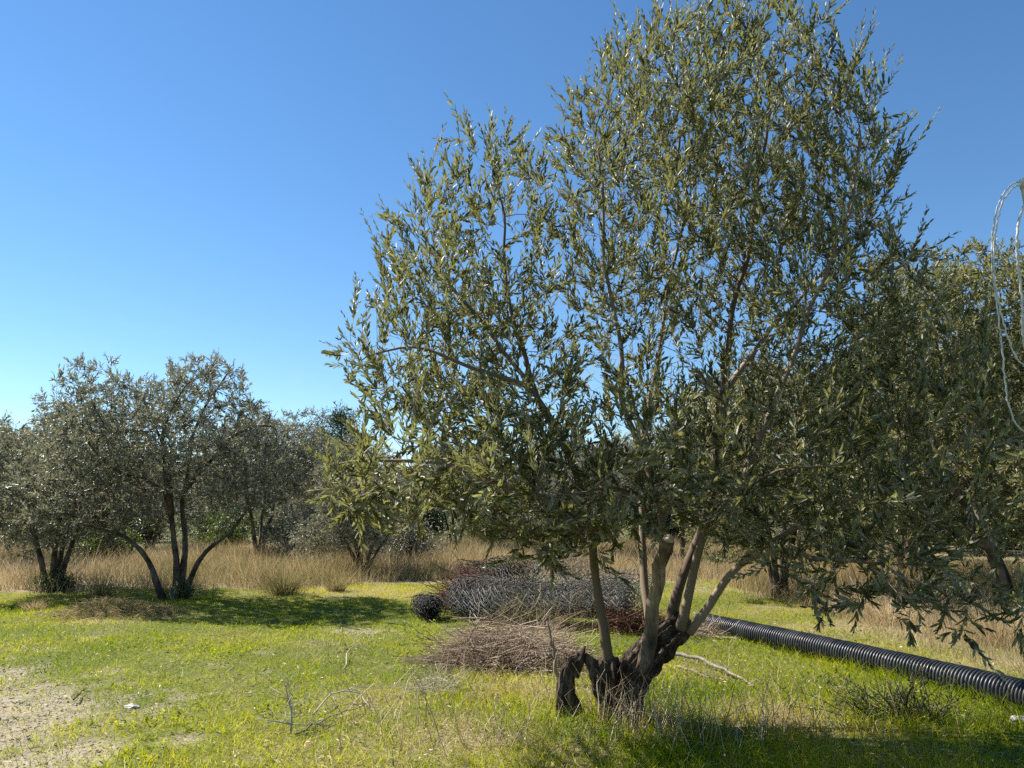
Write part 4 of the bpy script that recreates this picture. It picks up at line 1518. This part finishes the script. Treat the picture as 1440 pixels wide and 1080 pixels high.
def build_sticks():
    g0 = on(786, 962); Y = g0[1]
    branch_thing('leaning_stick', 'grey stick leaning upright just left of the hollow stump', 'stick', [g0 - [0, 0, .05], P(778, 915, Y - .02), P(769, 874, Y - .04)], .021, M['stake'], 61, 3, (.08, .2))
    branch_thing('fallen_branch', 'pale cut branch lying in the grass right of the trunk', 'branch', [on(935, 926, .06), on(985, 934, .06), on(1025, 950, .05), on(1062, 970, .03)], .023, M['stake'], 62, 3, (.1, .25))
    branch_thing('fallen_branch', 'thinner fallen branch beneath the pale cut one by the trunk', 'branch', [on(950, 940, .02), on(1000, 952, .02), on(1040, 962, .02)], .012, M['stake'], 69, 2, (.1, .2))
    g0 = on(412, 1030); Y = g0[1]
    branch_thing('dead_sapling', 'bleached dead sapling standing in the lawn with bare forked twigs', 'dead sapling', [g0 - [0, 0, .04], P(409, 1005, Y), P(405, 985, Y + .02), P(403, 962, Y)], .010, M['white_twig'], 63, 16, (.10, .26), 6, .75)
    branch_thing('fallen_twig', 'thin grey branch lying right of the dead sapling', 'branch', [on(415, 1034, .02), on(450, 1022, .05), on(515, 998, .05)], .008, M['stake'], 64, 6, (.1, .3))
    branch_thing('fallen_twig', 'pale forked twigs arching over grass behind the dead sapling', 'branch', [on(440, 1006, .02), on(470, 990, .10), on(505, 990, .10), on(520, 1000, .01)], .007, M['white_twig'], 65, 9, (.1, .3))
    branch_thing('fallen_twig', 'curved pale twig standing out of the lawn left of the brush pile', 'branch', [on(484, 940, 0), P(492, 912, 8.6), P(505, 905, 8.6), P(520, 918, 8.5)], .006, M['white_twig'], 66, 2, (.1, .2))
    branch_thing('fallen_twig', 'forked bare twig resting on the upper left of the brush pile', 'branch', [on(620, 905, .02), P(595, 893, 9.4), P(568, 872, 9.5)], .010, M['stake'], 67, 5, (.15, .4))
    branch_thing('fallen_twig', 'short dark twig lying on bare soil in the left lawn', 'branch', [on(103, 987, .02), on(112, 980, .03), on(121, 972, .03)], .007, M['bark_old'], 68, 1, (.03, .08))


def build_cables():
    Y = 4.6
    top = P(1438.5, 254, Y)
    foot = np.array([top[0] + .22, Y, 0.0])
    root = empty('cane_pole', foot, 'pale cane pole cut by the right edge of the photo', 'pole')
    a = Acc()
    n = 40
    tt = np.linspace(0, 1, n)
    p = foot + (top - foot) * tt[:, None]
    rr = np.full(n, .020); rr[::6] *= 1.15
    add_tube(a, p, rr, 12)
    a.build('shaft', M['cane'], root, loc=foot)
    c = Acc(); d = norm(top - foot)
    add_tube(c, [top - d * .05, top - d * .02, top + d * .012], [.024, .024, .018], 12)
    c.build('tip_binding', M['cable'], root, loc=foot)
    def cable(px, lab, rad, dy=0):
        pts = np.array([P(x, y, Y - .03 + dy + k * .004) for k, (x, y) in enumerate(px)])
        q = np.concatenate([[2 * pts[0] - pts[1]], pts, [2 * pts[-1] - pts[-2]]])
        out = []
        for i in range(1, len(q) - 2):
            for t in np.linspace(0, 1, 10, endpoint=False):
                A, B, C, D = q[i - 1], q[i], q[i + 1], q[i + 2]
                out.append(.5 * ((2 * B) + (-A + C) * t + (2 * A - 5 * B + 4 * C - D) * t * t + (-A + 3 * B - 3 * C + D) * t ** 3))
        out = np.array(out); out[1:-1] += rs(int(rad * 1e5) + len(lab)).normal(0, .0022, (len(out) - 2, 3))
        ac = Acc(); add_tube(ac, out, np.full(len(out), rad), 8)
        o = ac.build('hanging_cable', M['cable'], loc=pts[0])
        tag(o, lab, 'cable', 'white cables hanging from the cane pole')
    cable([(1437, 255), (1420, 262), (1404, 288), (1396, 330), (1396, 380), (1402, 430), (1408, 480), (1413, 530), (1420, 575), (1432, 600), (1450, 612)], 'outermost white cable looping from pole tip far down into the olive leaves', .005)
    cable([(1437, 258), (1423, 266), (1408, 290), (1399, 335), (1398, 385), (1404, 425), (1416, 470), (1428, 500), (1442, 515), (1460, 522)], 'white cable beside the outermost one, bending off the frame halfway down', .005, -.012)
    cable([(1439, 290), (1432, 315), (1430, 350), (1433, 385), (1437, 420), (1438, 460), (1442, 490), (1458, 515)], 'innermost short white cable hanging right against the frame edge', .0075, -.02)


def build_shrubs():
    G_ = 'dark shrubs behind the straw grass'
    shrub(150, 21, 2.2, 1.5, 'dark low shrub behind straw grass between the two left olive trunks', 101, 6000, .10, group=G_)
    shrub(425, 24, 2.8, 1.9, 'grey-green shrub behind the straw right of the two-trunked shaded olive', 102, 6000, .10, 'leaf_grey', G_)
    shrub(325, 30, 2.4, 1.3, 'distant green bush in the gap under the two-trunked olive', 103, 5000, .12, group=G_)
    shrub(575, 23, 3.0, 1.7, 'grey-green bush low behind the small thin-stemmed olive', 104, 6000, .10, 'leaf_grey', G_)
    h0 = shrub(700, 34, 4.5, 2.2, 'wide dark scrub bush far behind the netting heap', 111, 9000, .15, 'leaf_shrub', 'far scrub at the back of the grove')
    hs = [(20, 38, 'far scrub bush left, under the three-stemmed olive'), (110, 33, 'far scrub bush low between the left pair of olives'), (200, 40, 'far scrub bush seen through the lawn olive fork'), (300, 37, 'far scrub bush right of the lawn olive fork'), (390, 43, 'far scrub bush under the two-trunked shaded olive'), (500, 36, 'far scrub bush behind the thin-stemmed olive'), (600, 41, 'far scrub bush left of the netting heap'),
          (820, 38, 'far scrub bush behind the left stems of the main tree'), (930, 33, 'far scrub bush behind the middle stems of the main tree'), (1040, 40, 'far scrub bush left of the single dark trunk'), (1160, 34, 'far scrub bush right of the single dark trunk'), (1280, 38, 'far scrub bush behind the straw bank on the right'), (1400, 33, 'far scrub bush at the right frame edge'), (-80, 35, 'far scrub bush just off the left frame edge')]
    rh = rs(8)
    for px, Y, lb_ in hs:
        o = copy_tree(h0)
        o.location = (P(px, 720, Y)[0], Y, gz1(P(px, 720, Y)[0], Y) - .05)
        o.rotation_euler = (0, 0, rh.uniform(0, 6.28)); k_ = rh.uniform(.8, 1.25); o.scale = (k_ * 1.15, k_ * 1.15, k_)
        o['label'] = lb_
    shrub(262, 13.6, .6, .35, 'dark suckers at the foot of the forked lawn olive', 105, 1600, .05)
    shrub(88, 15.2, .8, .45, 'dark weedy growth around the base of the three-stemmed left olive', 106, 2200, .06)
    # sparse dark bush in front of pipe
    r = rs(107)
    g = on(1280, 1008)
    t = empty('shrub', g, 'sparse dark twiggy bush in front of the black pipe', 'shrub')
    w = Acc(); lv = []
    for k in range(90):
        a = r.uniform(0, 6.28)
        dx = r.normal(-.10, .24)
        tip = g + np.array([dx * 1.5, r.normal(0, .18), r.uniform(.05, .42) * (1 - .4 * min(1, abs(dx)))])
        p0 = g + np.array([dx * .5 + r.normal(0, .09), r.normal(0, .07), -.02])
        mid = .5 * (p0 + tip) + r.normal(0, .03, 3)
        add_tube(w, [p0, mid, tip], [.005, .0035, .0015], 4, a=r.uniform(0, .4))
        for _ in range(16):
            f = r.uniform(.3, 1)
            lv.append(p0 + (tip - p0) * f + r.normal(0, .03, 3))
    lb = np.array(lv); n = len(lb)
    lb[:, 2] = np.maximum(lb[:, 2], g[2] + .02)
    V, Fq, rr = leaf_mesh(lb, norm(r.normal(0, 1, (n, 3)) + UPV * .6), norm(r.normal(0, 1, (n, 3))), r.uniform(.02, .045, n), np.full(n, .009), r.uniform(0, .5, n))
    w.build('stems', M['bark_old'], t, loc=g)
    mesh_np('foliage', V, Fq, M['leaf_shrub'], {'rnd': rr}, t, False, loc=g)


def tuft(px, py, n, h, spread, label, tone, seed, mat='tall'):
    r = rs(seed)
    g = on(px, py)
    N = n
    a = r.uniform(0, 6.28, N); q = np.abs(r.normal(0, .35, N)) * spread
    base = g + np.stack([np.cos(a) * q, np.sin(a) * q, np.full(N, -.02)], 1)
    out = np.stack([np.cos(a), np.sin(a), np.zeros(N)], 1)
    td = norm(UPV + out * r.uniform(0, .55, N)[:, None] + r.normal(0, .12, (N, 3)))
    hh = h * r.uniform(.45, 1.1, N)
    bend = (out * r.uniform(.05, .5, N)[:, None] - UPV * r.uniform(0, .4, N)[:, None]) * hh[:, None]
    face = norm(r.normal(0, 1, (N, 3)) * [1, 1, .1])
    V, Fq, k = blade_batch(base, td, hh, r.uniform(.005, .010, N), bend, face, 3)
    o = mesh_np('grass_tuft', V, Fq, M[mat], {'rnd': np.repeat(np.clip(r.normal(tone, .15, N), 0, 1), k)}, None, False, loc=g)
    tag(o, label, 'grass tuft', 'grass tufts along the edge of the straw')


def build_tufts():
    tuft(398, 838, 700, .62, .5, 'yellow-green grass tuft at foot of the straw right of the lawn olive', .18, 201)
    tuft(472, 833, 420, .40, .25, 'small dark brown tuft at the edge of the bright lawn', .3, 202)
    tuft(142, 842, 260, .6, .3, 'tall green tuft between the left olives at the straw edge', .26, 203)
    tuft(48, 858, 200, .28, .2, 'little straw tuft alone in the lawn at far left', .5, 204)
    tuft(1408, 905, 700, .62, .6, 'straw-coloured tuft behind the pipe at right edge of photo', .6, 205)
    tuft(1250, 875, 500, .5, .6, 'pale tuft just behind the middle of the pipe', .75, 206)


# ------------------------------------------------------------------ light and camera
def build_light():
    el, az = R(46), R(-63)
    w = bpy.data.worlds.new('World')
    SC.world = w
    w.use_nodes = True
    nt = w.node_tree
    nt.nodes.clear()
    out = nt.nodes.new('ShaderNodeOutputWorld')
    bg = nt.nodes.new('ShaderNodeBackground')
    sky = nt.nodes.new('ShaderNodeTexSky')
    sky.sky_type = 'NISHITA'
    sky.sun_disc = False
    sky.sun_elevation = el
    sky.sun_rotation = az
    sky.air_density = 1.0
    sky.dust_density = 0.0
    sky.ozone_density = 4.2
    bg.inputs['Strength'].default_value = .069
    hs = nt.nodes.new('ShaderNodeHueSaturation')
    hs.inputs['Saturation'].default_value = 1.14
    hs.inputs['Hue'].default_value = .498
    nt.links.new(sky.outputs[0], hs.inputs['Color'])
    nt.links.new(hs.outputs[0], bg.inputs[0])
    nt.links.new(bg.outputs[0], out.inputs[0])
    L = bpy.data.lights.new('sun', 'SUN')
    L.energy = 5.0
    L.angle = R(.53)
    L.color = (1, .955, .88)
    o = bpy.data.objects.new('sun', L)
    COL.objects.link(o)
    S = Vector((math.sin(az) * math.cos(el), math.cos(az) * math.cos(el), math.sin(el)))
    o.rotation_euler = S.to_track_quat('Z', 'Y').to_euler()
    o.location = S * 60


def build_camera():
    c = bpy.data.cameras.new('camera')
    c.sensor_width = 36
    c.lens = 36 * F / W
    c.clip_start = .05
    c.clip_end = 5000
    o = bpy.data.objects.new('camera', c)
    COL.objects.link(o)
    o.location = CAM
    o.rotation_euler = (math.pi / 2 + TILT, 0, 0)
    SC.camera = o


build_camera()
build_light()
build_ground()
hill()
build_lawn()
build_tall()
build_stalks()
build_clods()
build_litter()
build_trees()
far_tree()
utility_pole()
build_wire()
build_pipe()
build_sticks()
build_cables()
build_shrubs()
build_tufts()
GS = 'loose pale stones'
rock(1436, 1018, (.065, .06, .045), 'white stone in the grass at the right edge below the pipe', 301, GS)
rock(185, 992, (.055, .045, .02), 'flat pale stone on bare soil in the left lawn', 302, GS)

SC.view_settings.view_transform = 'Standard'
SC.view_settings.look = 'None'
SC.view_settings.exposure = 1.27
SC.view_settings.gamma = 1.0
SC.cycles.max_bounces = 8
SC.cycles.transparent_max_bounces = 8
SC.cycles.use_denoising = False
